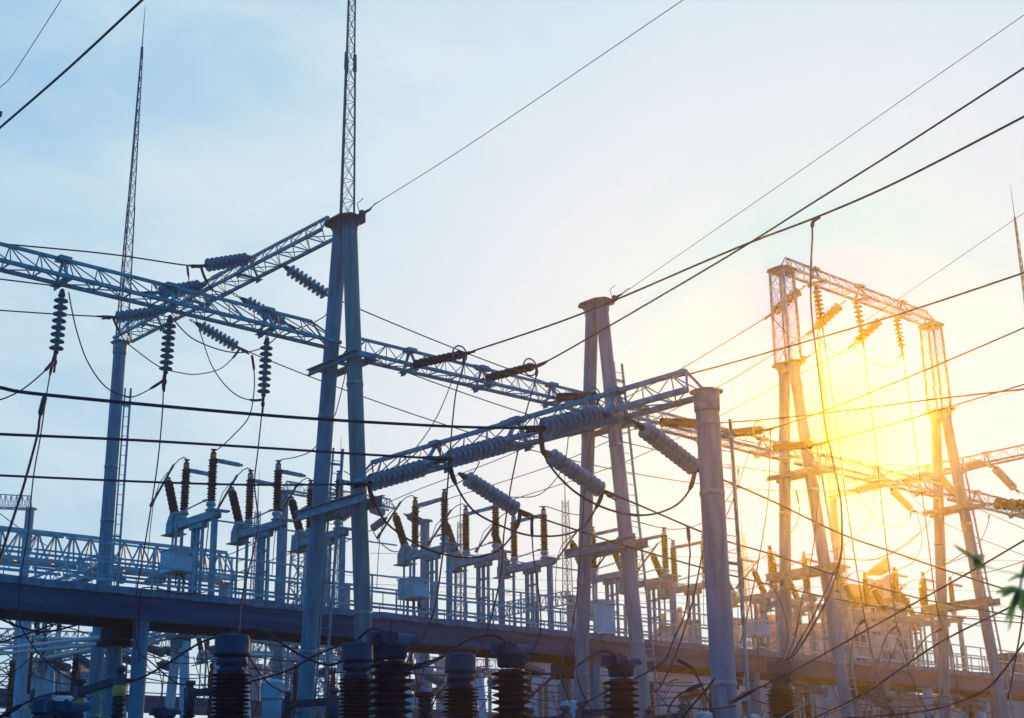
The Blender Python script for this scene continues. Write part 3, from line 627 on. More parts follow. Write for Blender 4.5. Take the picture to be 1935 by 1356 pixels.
p = aD(782,1290,34); t = thing('dark_bushing', 'dark ribbed bushing with flat top behind the widest breaker', 'bushing', (p.x,p.y,0)); p = aD(803,1308,36)
MB().lathe((p.x,p.y,1.5), p, sheds(1.5,p.z-.12,26,.2,.14,.9)+[(p.z-1.5-.1,.24),(p.z-1.5,.24)], 20).build('shed_body','shed',t); MB().tube((p.x,p.y,0),(p.x,p.y,1.5),.2,n=12).build('stand','steel',t)

# ------------------------------------------------------------------ wires
def catmull(pts, n=7):
    out = []; m = len(pts)
    for i in range(m-1):
        p0, p1, p2, p3 = pts[max(i-1,0)], pts[i], pts[i+1], pts[min(i+2,m-1)]
        for k in range(n):
            t = k/n; out.append(tuple(.5*((2*b)+(c-a)*t+(2*a-5*b+4*c-d)*t*t+(-a+3*b-3*c+d)*t**3) for a, b, c, d in zip(p0,p1,p2,p3)))
    return out+[pts[-1]]
def Wr(label, r, mode, val, s, clamp='', group=None, m='wire', cat='wire', name='conductor_wire'):
    """a conductor through surveyed points: mode X / Y = it hangs in that vertical plane, D = its distance changes evenly from val[0] to val[1]"""
    px = [tuple(float(v) for v in q.split(',')) for q in s.split()]
    c = catmull(px) if len(px) > 2 else [tuple(lerp(a, b, k/12) for a, b in zip(*px)) for k in range(13)]
    if mode == 'X': pts = [aX(x, y, val) for x, y in c]
    elif mode == 'Y': pts = [aY(x, y, val) for x, y in c]
    else:
        ln = [0]
        for a, b in zip(c, c[1:]): ln.append(ln[-1]+math.hypot(b[0]-a[0], b[1]-a[1]))
        pts = [aD(x, y, lerp(val[0], val[1], l/ln[-1])) for (x, y), l in zip(c, ln)]
    return W3(label, r, pts, clamp, group, m, cat, name)
def W3(label, r, pts, clamp='', group=None, m='wire', cat='wire', name='conductor_wire'):
    if not clamp and name != 'earth_wire':
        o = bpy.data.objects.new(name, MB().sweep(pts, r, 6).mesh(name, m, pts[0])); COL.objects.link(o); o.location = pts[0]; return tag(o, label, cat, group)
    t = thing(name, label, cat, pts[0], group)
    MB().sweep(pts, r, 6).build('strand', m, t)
    for ch in clamp:
        e = pts if ch == 's' else pts[::-1]; acc = 0; q = [e[0]]
        for a, b in zip(e, e[1:]):
            q.append(b); acc += (b-a).length
            if acc > .45: break
        if len(q) == 2: q = [q[0], q[0].lerp(q[1], .5), q[1]]
        if acc > 1.2: d = (q[1]-q[0]).normalized(); q = [q[0], q[0]+d*.25, q[0]+d*.5]
        MB().sweep(q, [min(.05,max(.028,r*2.2))]+[min(.05,max(.032,r*2.3))]*(len(q)-2)+[r*1.3], 8).build('clamp', m, t)
    return t
def sagged(A, B, sag, n=28):
    return [A.lerp(B, k/n)-Vector((0,0,sag*4*(k/n)*(1-k/n))) for k in range(n+1)]
GW = 'heavy line conductors'
# three heavy conductors from the left to the low girder
Wr('thickest dark conductor entering at the left edge, topmost of the three', .028, 'Y', SL[2].y, '-40,724 0,732 90,746 500,784 800,803 940,808 1022,808', 'e', GW)
Wr('middle thick conductor from the left edge to the low girder', .026, 'Y', SL[1].y, '-40,817 0,820 250,831 500,846 700,859 850,867', 'e', GW)
Wr('lowest thick conductor from the left edge to the mast pillar', .024, 'Y', SL[0].y, '-40,896 0,898 300,911 500,916 698,914', 'e', GW)
# high girder, left side
for lab, y, s in (('top conductor from the left edge over the long girder', aX(480,487,20.25).y, '-40,456 0,460 200,479 345,500 388,502'), ('conductor passing behind the long girder at the left edge', aX(392,537,20.25).y, '-40,523 0,527 110,540 220,549 300,553'), ('conductor from the left edge under the long girder to the mast pole', aX(308,588,20.25).y, '-40,583 0,586 120,594 217,599')):
    Wr(lab, .021, 'Y', y, s, 'e', GW)
# high girder, right side to the far high girder
RS = [aY(616,556,aX(530,498,20.85).y), aY(535,609,aX(436,552,20.85).y), aY(447,655,aX(358,603,20.85).y)]
FL = [aY(1815,885,aX(1858,874,60.0).y), aY(1716,908,aX(1758,894,60.0).y), aY(1620,926,aX(1661,913,60.0).y)]
for lab, a, b, sg in zip(('long sagging conductor from the high girder to the glare, upper', 'long sagging conductor from the high girder to the glare, middle', 'long sagging conductor from the high girder to the glare, lower'), RS, FL, (1.3,1.35,1.5)):
    W3(lab, .019, sagged(a, b, sg), 'se', GW)
# rising conductors towards the viewer
for lab, i, s, r in (('conductor rising from beside the mast pillar, lower of the crossing pair', 0, '876,670 888,665 1100,592 1390,469 1548,408 1700,341 1935,220 1980,196', .022),
                  ('conductor rising from left of the plain pillar, upper of the crossing pair', 1, '1009,691 1025,687 1130,628 1380,481 1550,374 1700,280 1935,128 1980,98', .022),
                  ('conductor rising from the plain pillar past the portal', 2, '1131,747 1200,729 1316,703 1478,658 1700,593 1935,515 1980,499', .022),
                  ('nearly level conductor leaving the nearest pole to the right edge', 3, '1326,799 1358,799 1470,790 1620,773 1765,754 1935,735 1980,729', .022),
                  ('conductor rising from the ringed insulator across the sun', 4, '1443,812 1456,810 1533,785 1619,752 1770,690 1935,619 1980,599', .022),
                  ('conductor leaving the glare at a low slope to the right edge', 5, '1540,840 1583,829 1700,797 1792,769 1935,726 1980,712', .022)):
    Wr(lab, r, 'X', RB[i].x, s, 's', GW)
# overhead earth wires
GEW = 'thin overhead earth wires'
def earth(lab, X, s, r=.009, fit=True):
    t = Wr(lab, r, 'X', X, s, '', GEW, name='earth_wire'); px = [tuple(float(v) for v in q.split(',')) for q in s.split()]
    if fit:
        a, b, c = aX(*px[0],X), aX(*px[1],X), aX(*px[2],X); f = MB().sweep([a,a.lerp(b,.5),b], [.03,.05,.03], 8); f.lathe(a.lerp(b,.35), b, [(0,.05),(.05,.11),(.09,.11),(.12,.04)], 12)
        f.sweep([a.lerp(b,.3), a.lerp(b,.3)+Vector((-.1,0,.3)), a.lerp(b,.45)+Vector((-.05,-.1,.4))], .012); f.sweep([b, b.lerp(c,.5)+Vector((0,0,.05)), c], .012); f.build('dead_end_fitting', 'fitting', t)
earth('thin earth wire from the mast pillar cap up to the top edge', 20.6, '672,410 700,395 716,381 900,264 1290,0 1340,-34')
earth('thin earth wire from the plain pillar cap up to the right edge', 30.5, '1150,570 1175,555 1192,544 1500,331 1935,28 1980,-4')
earth('faint earth wire rising from behind the portal to the right edge', 40.4, '1508,682 1532,671 1545,662 1700,563 1935,402 1980,371')
earth('faint earth wire from the right pillar cap to the right edge', 50.3, '1792,771 1806,769 1815,767 1860,757 1935,735 1980,722', .008)
earth('thin wire with a clip in the top left corner', 9.5, '-20,195 0,165 20,146 60,86 115,0 140,-40', .008, False)
Wr('thick conductor crossing the top left corner', .024, 'X', 9.0, '-40,276 0,241 130,128 268,0 300,-30', '', GW)
p = aX(-4,215,9.0); t = thing('clamp_block', 'dark clamp block at the upper left frame edge', 'clamp', p); MB().box(p, (.12,.12,.1)).bar(p, p-Vector((0,0,.4)), .03).build('block', 'fitting', t)
# portal conductors to the far gantry
for lab, i, s in (('conductor falling left from the portal, upper one', 0, '1463,590 1400,629 1265,709 1130,776 965,858 800,921 724,953'), ('conductor falling left from the portal, middle one', 1, '1542,619 1510,641 1470,664 1349,735 1175,821 1038,881 800,957 794,966'), ('conductor falling left from the portal, lower one', 2, '1618,647 1582,670 1507,708 1356,788 1288,824 1157,882 970,943 830,985')):
    px = [tuple(float(v) for v in q.split(',')) for q in s.split()]
    Wr(lab, .02, 'X', PI[i].x, s, 's', GW)
# loops of the portal
GL = 'slack jumper loops'; GDp = 'droppers hanging from the gantries'
Wr('jumper loop beside the left lattice column of the portal', .016, 'Y', 30.5, '1456,595 1470,611 1493,635 1512,641 1528,635 1540,626', '', GL)
Wr('jumper loop under the middle of the portal', .016, 'Y', 30.5, '1543,631 1565,658 1588,669 1607,663 1621,650', '', GL)
Wr('jumper loop ending at the right hanging string of the portal', .016, 'Y', 30.5, '1613,652 1638,677 1669,692 1689,685 1705,667', 'e', GL)
# droppers
D0 = lambda P: float(np.array(P)@_h)
Wr('long dropper from the clamp above the portal down to the glare transformer', .022, 'D', (33,27.5), '1548,410 1536,420 1535,450 1532,515 1534,595 1546,695 1559,800 1572,861 1588,941 1591,1008 1588,1055 1564,1130 1510,1225 1487,1246', 's', GDp)
Wr('dropper under the left hanging string of the portal', .018, 'D', (49,34), '1553,608 1562,675 1580,800 1595,915 1608,1006 1634,1166 1655,1264 1678,1330 1694,1354 1710,1380', 's', GDp)
Wr('dropper under the middle hanging string of the portal', .018, 'D', (51,34), '1630,641 1640,720 1650,800 1672,1006 1691,1158 1710,1240 1732,1303 1761,1356 1775,1380', 's', GDp)
Wr('dropper under the right hanging string of the portal', .018, 'D', (53,36), '1704,659 1718,750 1752,1006 1771,1150 1797,1220 1810,1303 1833,1356 1845,1380', 's', GDp)
Wr('dropper behind the low girder near the mast pillar', .018, 'D', (35,25.5), '877,672 874,700 862,739 855,798 852,834 846,914 839,1010 835,1060 818,1161 785,1225 757,1268', 's', GDp)
Wr('dropper from between mast pillar and plain pillar to the middle breaker', .018, 'D', (37,27), '1012,692 1013,712 991,790 978,855 965,920 952,1010 947,1083 921,1192 893,1249 878,1272', 's', GDp)
Wr('dropper passing the plain pillar on its left side', .018, 'D', (40,28), '1131,750 1124,790 1107,891 1100,1010 1097,1052 1087,1153 1074,1220 1058,1259 1020,1300 985,1326', 's', GDp)
Wr('dropper right of the nearest pole below the ringed insulator', .017, 'D', (48,36), '1456,812 1455,853 1451,946 1430,1078 1403,1200 1399,1212', 's', GDp)
Wr('dropper in the glare beside the sunlit pillar', .017, 'D', (51,40), '1551,838 1551,860 1541,998 1528,1086 1518,1122 1505,1192 1488,1244', 's', GDp)
Wr('heavy dropper from the topmost thick conductor down the left edge', .019, 'D', (21,17), '84,752 75,790 70,824 44,920 18,1000 0,1055 -20,1120', 's', GDp)
Wr('slim dropper from the leftmost hanging string to the yellow banded switch', .015, 'D', (30.5,31), '104,668 98,690 88,745 76,827 63,902 52,1013 39,1091 37,1161 44,1192 83,1246 129,1280 152,1285', 's', GDp)
Wr('dropper from the middle hanging string down the front of the walkway', .016, 'D', (33,31), '313,704 309,718 307,777 297,881 274,1028 258,1120 256,1180 262,1230 284,1250 326,1285 346,1294', 's', GDp)
Wr('dropper from the right hanging string to the largest transformer', .017, 'D', (36.5,26.5), '498,748 494,788 487,855 481,914 488,984 480,1036 457,1130 452,1187 447,1199', 's', GDp)
Wr('lead from the leftmost hanging string curving off the left edge', .016, 'D', (30.5,28), '101,682 80,705 40,737 0,755 -30,758', 's', GDp)
Wr('curved jumper from the long girder to the middle hanging string', .015, 'Y', 29.7, '130,552 134,576 145,625 165,682 199,730 240,749 266,744 305,721 312,712', 'e', GL)
Wr('jumper from the middle hanging string top to the right hanging string', .016, 'Y', 30.6, '330,606 362,638 413,660 455,666 491,659 510,648 532,628 540,622', '', GL)
Wr('long jumper loop from the mast pole across the middle hanging string', .017, 'Y', 38.6, '214,601 232,638 258,662 302,693 336,703 370,707 413,698 439,677 453,658', 'se', GL)
Wr('jumper loop from the high girder behind the long girder', .017, 'Y', 34.0, '380,504 390,530 419,566 440,585 465,600 503,615 555,620 581,614 612,598 622,585', 's', GL)
Wr('slack jumper dropping to the right hanging string clamp', .016, 'D', (40,36.5), '354,503 358,535 367,587 380,633 400,690 426,728 452,749 478,756 494,755', 'se', GL)
Wr('lead from a conductor down to the tallest left switch post', .017, 'D', (39,41), '476,671 480,700 480,739 470,788 439,824 415,846 404,852', 's', GDp)
Wr('lead slanting behind the mast pillar to a switch post', .016, 'D', (43,42), '655,695 640,760 624,806 591,849 560,863 530,868', '', GDp)
Wr('lead slanting from the middle girder down to a switch post', .016, 'D', (40,43), '857,712 824,790 775,858 723,894 685,905 650,890', '', GDp)
# loops under the low girder
Wr('big curved jumper from the mast pillar under the lowest pale string', .022, 'Y', SR[0].y, '697,916 702,936 717,967 734,991 764,1014 797,1033 824,1043 865,1052 905,1052 938,1041 960,1022 978,992 983,966', 'se', GL)
Wr('big curved jumper under the middle pale string', .022, 'Y', SR[1].y, '849,872 857,904 877,943 903,971 955,997 994,1010 1032,1013 1071,1009 1105,992 1131,950 1138,928', 'se', GL)
Wr('big curved jumper crossing the plain pillar to the orange string', .022, 'Y', SR[2].y, '1022,814 1027,855 1048,891 1084,927 1123,951 1162,966 1200,973 1239,970 1278,954 1303,925 1314,888', 'se', GL)
Wr('conductor falling right from the lowest pale string', .022, 'Y', SR[0].y, '978,963 1007,974 1092,1002 1172,1028 1329,1073 1458,1105 1613,1138 1771,1162 1935,1177 1990,1180', 's', GW)
Wr('conductor falling right from the middle pale string', .022, 'Y', SR[1].y, '1138,927 1200,951 1300,994 1369,1021 1458,1047 1588,1089 1701,1121 1774,1138 1935,1166 1990,1173', 's', GW)
Wr('conductor falling right from the orange string', .022, 'Y', SR[2].y, '1314,886 1363,905 1458,946 1588,1008 1688,1043 1784,1076 1887,1109 1935,1122 1990,1134', 's', GW)
Wr('short dropper hanging from the lowest falling conductor', .015, 'D', (30,29), '1006,975 1005,995 1008,1050 1018,1120 1022,1180 1015,1215 995,1250 975,1290', 's', GDp)
Wr('dropper with clamp left of the nearest pole', .017, 'D', (29.5,25), '1300,995 1304,1047 1303,1058 1296,1150 1270,1215 1252,1251 1200,1282 1165,1300', 's', GDp)
Wr('thin dropper just left of the nearest pole', .016, 'D', (30,25), '1328,1040 1309,1135 1283,1220 1265,1262 1249,1295 1238,1308', '', GDp)
Wr('lead branching from the thin dropper to the pole foot', .015, 'D', (26,26), '1280,1246 1311,1267 1337,1321 1350,1352 1356,1375', 's', GDp)
Wr('curve from a low clamp to the right breaker', .016, 'D', (26,25), '1327,1293 1285,1311 1268,1330 1262,1346 1258,1370', 's', GDp)
Wr('lead crossing the foot of the nearest pole', .016, 'D', (24.5,25), '1352,1280 1330,1308 1298,1344 1280,1370', '', GDp)
Wr('flat lead from the plain pillar foot past the nearest pole', .016, 'D', (30,24), '1225,1336 1260,1332 1310,1338 1350,1339 1390,1334', '', GDp)
Wr('lead from the sunlit switch group to the glare transformer', .017, 'D', (33,28.5), '1458,1107 1474,1135 1488,1187 1486,1225 1478,1246', '', GDp)
Wr('second lead to the glare transformer', .018, 'D', (34,28.5), '1516,1124 1505,1192 1492,1232 1484,1247', '', GDp)
Wr('third lead to the glare transformer from the right', .018, 'D', (31,28.5), '1585,1062 1540,1158 1505,1222 1490,1247', '', GDp)
# right lower tangle
Wr('straight conductor rising from the bottom to the right edge', .0145, 'D', (24,21), '1378,1330 1420,1306 1500,1267 1704,1153 1841,1076 1935,1021 1980,995', 's', GW)
Wr('second conductor rising from the bottom to the right edge', .0145, 'D', (25,21), '1520,1364 1559,1347 1645,1303 1774,1215 1913,1145 1935,1132 1980,1105', '', GW)
Wr('curved conductor rising at the bottom right corner', .0145, 'D', (26,20), '1560,1362 1603,1356 1704,1349 1784,1335 1861,1303 1900,1262 1935,1214 1960,1180', '', GW)
for i, (lab, d, s) in enumerate((('arched lead with clamp in front of the tall block', (36,33), '1634,1171 1619,1187 1608,1225 1607,1262'), ('arched lead with clamp right of the tall block', (36,30), '1694,1184 1675,1202 1655,1264 1640,1320 1632,1356'), ('arched lead with clamp beside the right pillar', (36,30), '1779,1189 1748,1207 1719,1254 1703,1310 1694,1356'),
      ('crossing lead from the switch group to the bottom edge', (36,29), '1701,1184 1688,1233 1650,1298 1600,1334 1562,1349'), ('short lead at the bottom between the right column and the pillar', (30,28), '1652,1285 1665,1316 1694,1352 1705,1370'), ('lead with a clip along the right frame edge', (24,22), '1935,1130 1929,1187 1913,1277 1905,1320'))):
    Wr(lab, .0155, 'D', d, s, 's' if i < 3 else '', GDp)
Wr('twisted silvery cable at the bottom under the glare transformer', .011, 'D', (27,26), '1470,1360 1508,1338 1544,1319 1572,1306 1600,1296', '', GDp, m='steelwh')
# far high girder loops and leads
FY = [aX(1661,913,60.0).y, aX(1758,894,60.0).y, aX(1858,874,60.0).y]
Wr('sagging loop below the far high girder, left of the right pillar', .018, 'Y', FY[0], '1621,928 1657,982 1693,995 1716,984 1723,962', 'e', GL)
Wr('sagging loop below the far high girder passing the right pillar', .018, 'Y', FY[1], '1716,910 1727,941 1763,972 1781,975 1799,970 1810,942', '', GL)
Wr('lead dropping from the far high girder into the glare', .018, 'D', (72,60), '1653,921 1648,957 1630,1002 1576,1040 1520,1048', '', GDp)
Wr('lead with clamp right of the sagging loop', .018, 'D', (71,58), '1733,966 1738,988 1742,1020 1736,1045 1722,1065 1694,1076', 's', GDp)
Wr('long slack lead from the right pillar back to the sunlit pillar', .018, 'D', (66,56), '1762,980 1714,1029 1660,1055 1627,1058 1588,1054', '', GDp)
Wr('conductor falling from the far high girder to the right edge', .018, 'Y', FY[0], '1722,962 1762,979 1822,1005 1858,1020 1935,1049 1960,1058', 's', GW)
Wr('conductor falling past the right pillar to the right edge', .018, 'Y', FY[1], '1810,942 1855,964 1935,999 1960,1010', 's', GW)
Wr('conductor end falling at the right edge below the far girder', .018, 'Y', FY[2], '1916,922 1935,933 1960,945', 's', GW)
Wr('lead with clamp right of the right pillar ladder', .017, 'D', (62,52), '1869,973 1867,988 1858,1012 1846,1027 1790,1064 1770,1072', 's', GDp)
Wr('dropper looping below the sunlit crossbeam', .016, 'D', (50,50), '1504,926 1511,964 1505,990 1495,1006', 's', GDp)
Wr('dropper from the middle girder left of the sunlit pillar', .016, 'D', (46,44), '1416,853 1399,905 1383,950 1368,985', '', GDp)
Wr('dropper with clamp between nearest pole and sunlit pillar', .016, 'D', (46,42), '1395,886 1394,905 1380,935 1365,952', 's', GDp)
Wr('lead from girder down past the plain pillar to its switch', .016, 'D', (43,46), '1074,826 1069,865 1058,894 1032,925 1007,938 963,939', '', GDp)
Wr('lead from the low girder down to the yellow banded closed switch', .016, 'D', (34,44), '906,872 896,891 870,910 848,921 836,926', '', GDp)
Wr('slack lead from a switch post to behind the plain pillar', .015, 'D', (45,46), '1019,957 1033,957 1055,964 1075,970 1097,973', '', GDp)
Wr('slack lead between plain pillar and nearest pole', .015, 'D', (46,47), '1195,984 1213,988 1260,999 1300,997 1330,986', '', GDp)
Wr('lead from the sunlit switch post to the right', .015, 'D', (57,58), '1588,1056 1627,1058 1658,1055 1695,1038 1740,1004', '', GDp)
Wr('lead rising from a switch post past the right pillar', .015, 'D', (62,58), '1742,1087 1760,1075 1770,1073 1840,1045', '', GDp)
Wr('lead from the last switch post to the bamboo', .015, 'D', (62,40), '1792,1097 1806,1082 1830,1083 1870,1080 1935,1060', '', GDp)
# leads between the near apparatus
GN = 'thick flexible leads between the near apparatus'
for i, (lab, r, d, s) in enumerate((('lead drooping off the left edge under the walkway', .02, (25,27), '-20,1160 0,1169 52,1189 90,1193 150,1179 190,1165'), ('second drooping lead at the left edge', .018, (25,26), '-20,1220 0,1214 52,1197 100,1180'),
    ('rising lead from the yellow banded switch to the largest transformer', .022, (31,27), '232,1286 264,1282 320,1251 355,1228 388,1210 425,1201'),
    ('arching lead from the largest transformer across the mast pillar to the widest breaker', .024, (27,24.5), '448,1196 488,1189 524,1210 565,1236 602,1252 627,1256 650,1245 665,1224 679,1205 700,1189 718,1190 730,1196'),
    ('straight lead from behind the largest transformer to the drum head by the mast pillar', .02, (30,27), '440,1292 475,1287 545,1266 596,1238 643,1219 670,1213'),
    ('lead from the largest transformer down to the long armed switch', .018, (27,33), '462,1220 467,1236 501,1285 530,1304 545,1308'),
    ('arching lead over the third transformer to the middle breaker', .024, (25,26.4), '757,1268 790,1257 843,1237 873,1215 904,1203 927,1200 942,1203 957,1216'),
    ('drooping lead from the widest breaker to the third transformer', .022, (25,28), '750,1256 784,1263 811,1255 846,1236 866,1232'),
    ('arching lead from the middle breaker to the right breaker', .024, (26.4,28), '984,1262 1009,1271 1049,1272 1086,1260 1117,1238 1140,1230 1157,1235 1166,1241'),
    ('slanting lead from the middle breaker sheds to the dropper', .02, (26.5,28), '988,1326 1020,1300 1049,1275 1060,1256'),
    ('lead down the face of the plain pillar foot', .018, (29,27), '1074,1222 1086,1250 1095,1294 1115,1336 1125,1360'), ('lead from the plain pillar dropper to the white can', .016, (30,33), '1055,1268 1074,1319 1078,1326'),
    ('short lead from the small switch to the right breaker', .02, (32,28), '1104,1328 1125,1318 1148,1305 1160,1300'), ('lead slanting to the bottom left corner', .018, (24,24), '-10,1362 40,1332 90,1312 135,1310'),
    ('lead from the small breaker rising to the left column', .018, (26,27), '95,1362 130,1330 150,1316'), ('lead from the third transformer down to the dark bushing', .016, (28,35), '850,1288 828,1312 812,1345 808,1360'))):
    Wr(lab, r, 'D', d, s, 's' if i > 1 else '', GN)
# cables on the walkway face
Wr('cable draped over the walkway edge at the left column', .018, 'Y', 35.88, '264,1250 262,1200 266,1120 276,1110 300,1112 340,1122 390,1118', '', 'cables on the walkway', m='wire', cat='cable', name='control_cable')
Wr('cable draped over the walkway edge beside the plain pillar', .016, 'Y', 35.88, '1135,1240 1135,1202 1142,1197 1160,1200', '', 'cables on the walkway', cat='cable', name='control_cable')
Wr('cable hanging down the walkway face right of the nearest pole', .016, 'Y', 35.88, '1433,1276 1433,1222 1440,1218 1452,1224', '', 'cables on the walkway', cat='cable', name='control_cable')
#@@BG
# ------------------------------------------------------------------ second yard behind the walkway
GF = 'pale poles of the rear yard'
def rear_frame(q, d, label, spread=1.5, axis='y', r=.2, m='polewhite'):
    p = aD(*q, d); t = thing('pale_a_frame', label, 'gantry pillar', (p.x,p.y,0), 'pale A-frames of the rear yard')
    v = Vector((0,1,0)) if axis == 'y' else Vector((1,0,0))
    for k in (-1, 1): MB().tube(Vector((p.x,p.y,0))+v*(k*spread), Vector((p.x,p.y,p.z-.3))+v*(k*.28), r, r*.95, n=14).build('leg', m, t)
    c = MB().box((p.x,p.y,p.z-.1), (.75,1.1,.12)); c.box((p.x,p.y,p.z-.35), (.45,.8,.4)); c.build('cap_plate', 'steeldk', t)
    return p
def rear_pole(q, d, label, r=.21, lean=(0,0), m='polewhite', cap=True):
    p = aD(*q, d); t = thing('pale_pole', label, 'gantry pillar', (p.x,p.y,0), GF)
    MB().tube((p.x+lean[0],p.y+lean[1],0), (p.x,p.y,p.z), r, r*.95, n=16).build('shaft', m, t)
    c = MB(); octagon(c, p, r*1.5, r*1.5, .05); c.build('cap_plate', 'steel', t); return p
fa = rear_frame((90,1243), 58, 'pale A-frame at the lower left under the walkway', 1.5)
fb = rear_frame((342,1199), 56, 'pale A-frame left of the largest transformer', 1.35)
fc = rear_frame((900,1262), 74, 'pale A-frame right of the third transformer', 1.2)
fd = rear_frame((1075,1262), 70, 'pale A-frame before the white hall, left of the plain pillar', 1.2)
fe = rear_frame((1540,1282), 66, 'pale A-frame under the glare behind the walkway', 1.3)
fg = rear_frame((1836,1318), 60, 'pale A-frame at the lower right between the right pillar legs', 1.2)
pa = rear_pole((50,1168), 57, 'leaning pale pole at the lower left corner', .24, (.4,.8))
pb = rear_pole((418,1150), 57, 'pale pole right of the left A-frame', .2)
pc = rear_pole((455,1192), 62, 'slanting pale pole behind the largest transformer', .22, (.9,-.4))
pd = rear_pole((537,930), 60, 'tall pale pole with girder behind the first switch group', .21, m='pole')
pe = rear_pole((803,985), 62, 'tall pale pole behind the second switch group', .21, m='pole')
pf = rear_pole((1210,1235), 60, 'pale pole behind the plain pillar right leg', .2)
pg = rear_pole((1752,1300), 58, 'pale pole beside the right column', .22)
ph = rear_pole((206,1245), 60, 'pale pole just right of the capped left column', .2)
pi_ = rear_pole((1078,1128), 66, 'slim pole with thin girder behind the second railing section', .2, m='pole')
pj_ = rear_pole((655,1105), 70, 'short pole between the legs of the mast pillar', .2, m='pole')
pk = rear_pole((57,962), 78, 'thin pole carrying a small girder at the far left', .25, m='pole')
pl_ = rear_pole((424,1104), 60, 'squat pole end ring behind the front rail', .24, m='steelwh')
GG = 'lattice girders of the rear yard'
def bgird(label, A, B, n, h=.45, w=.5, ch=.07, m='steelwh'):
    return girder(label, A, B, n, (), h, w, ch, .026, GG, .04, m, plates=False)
U = Vector((1,0,0)); V = Vector((0,1,0))
bgird('pale girder on tall poles behind the switch groups', pd+Vector((0,0,.05)), Vector((pe.x,pd.y,pd.z)), 12)
A = aY(-30,1052,52); B = aY(434,1097,52)
girder('deep pale girder crossing behind the left railing', A, B, 14, (), 1.15, .9, .13, .055, GG, .04, 'steelwh', plates=False)
bgird('pale girder running back from the mast pole behind the railing', Vector((20.54,43.4,9.7)), Vector((20.54,58,9.5)), 14, .5, .55, .08)
bgird('small far girder at the left frame edge', aY(-30,958,pk.y), pk, 8, .75, .5, .06)
bgird('girder from the lower left A-frame towards the column', fa, Vector((fa.x,fa.y-13,fa.z)), 12)
bgird('girder from the left A-frame running behind the columns', Vector((fb.x,fb.y+13,fb.z)), fb, 12)
bgird('low girder right of the left A-frame', fb, fb+U*11, 11)
bgird('long low girder under the walkway at the left', aY(-20,1212,64), aY(330,1225,64), 22, .6, .5, .07)
bgird('long low girder under the walkway behind the largest transformer', aY(420,1228,66), aY(700,1245,66), 20, .6, .5, .07)
bgird('low girder behind the third transformer', aY(760,1258,70), aY(1000,1268,70), 20, .6, .5, .07)
bgird('thin girder behind the second railing section', aY(930,1168,pi_.y), pi_+Vector((0,0,-.3)), 14, .6, .5, .06)
bgird('girder from the A-frame by the white hall to the glare', fd, Vector((fe.x,fd.y,fd.z)), 26)
bgird('girder right of the glare under the walkway', fe, Vector((fg.x+6,fe.y,fe.z)), 22)
# busbars
def tube_bus(label, a, b, r=.07): t = MB().tube(a, b, r, n=10).build('tubular_busbar', 'steelwh'); return tag(t, label, 'busbar', 'pale tubular busbars of the rear yard')
tube_bus('pale tubular busbar at the lower left, topmost', aY(-20,1228,60), aD(190,1204,45))
tube_bus('pale tubular busbar at the lower left, middle', aY(-20,1237,60), aD(190,1216,45))
tube_bus('pale tubular busbar over the lower left A-frame', aD(90,1243,57), aD(190,1224,46))
tube_bus('pale level busbar behind the leaning pole', aY(45,1205,62), aY(300,1214,62), .1)
tube_bus('pale busbar behind the largest transformer', aY(380,1232,64), aY(640,1246,64), .1)
tube_bus('pale busbar right of the third transformer', aY(760,1268,66), aY(940,1276,66), .1)
tube_bus('pale busbar under the walkway at the right', aY(1640,1325,62), aY(1800,1318,62), .14)
# rear insulator strings
GR = 'disc strings of the rear yard'
rr = random.Random(5)
sp = [((140,1238),(180,1262)),((222,1240),(258,1252)),((275,1222),(308,1234)),((306,1226),(330,1234)),((395,1222),(420,1240)),((560,975),(580,962)),((640,984),(664,966)),((696,960),(724,970)),((762,970),(796,986)),((732,977),(704,998)),
      ((800,1275),(835,1290)),((818,1300),(838,1320)),((990,1258),(1026,1272)),((1300,1300),(1330,1316)),((1496,1290),(1530,1300)),((1528,1300),(1562,1310)),((1640,1318),(1668,1328)),((1660,1330),(1690,1340)),((1765,1325),(1780,1338)),((1800,1318),(1822,1326)),((150,1100),(186,1082)),((150,1075),(190,1090)),((215,1085),(232,1096)),((280,1082),(310,1092)),((272,1100),(310,1094)),((840,1224),(868,1238))]
wh = ['above the yellow banded switch','right of the capped column','left of the left A-frame cap','touching the left A-frame cap','right of the left A-frame','behind the tilted post of the third switch','between the mast pillar legs','right of the mast pillar leg','ending at the tall rear pole','drooping beside the mast pillar leg',
      'behind the third transformer','left of the third transformer','over the white hall corner','behind the nearest pole foot','under the glare, upper','under the glare, second','right of the glare, upper','right of the glare, lower','beside the right pillar leg','between the right pillar legs','behind the left railing, lower','behind the left railing, upper','right of the mast pole','left of the first cabinet, upper','left of the first cabinet, lower','by the dark bushing']
for (a, e), w in zip(sp, wh):
    d = 60 if a[1] < 1030 else 58; B_ = aD(*e, d-.6); A_ = aD(*a, d)
    string('small pale disc string of the rear yard, %s' % w, A_, B_, 'small', 8 if a[1] > 1030 else 6, GR, clamp=False)
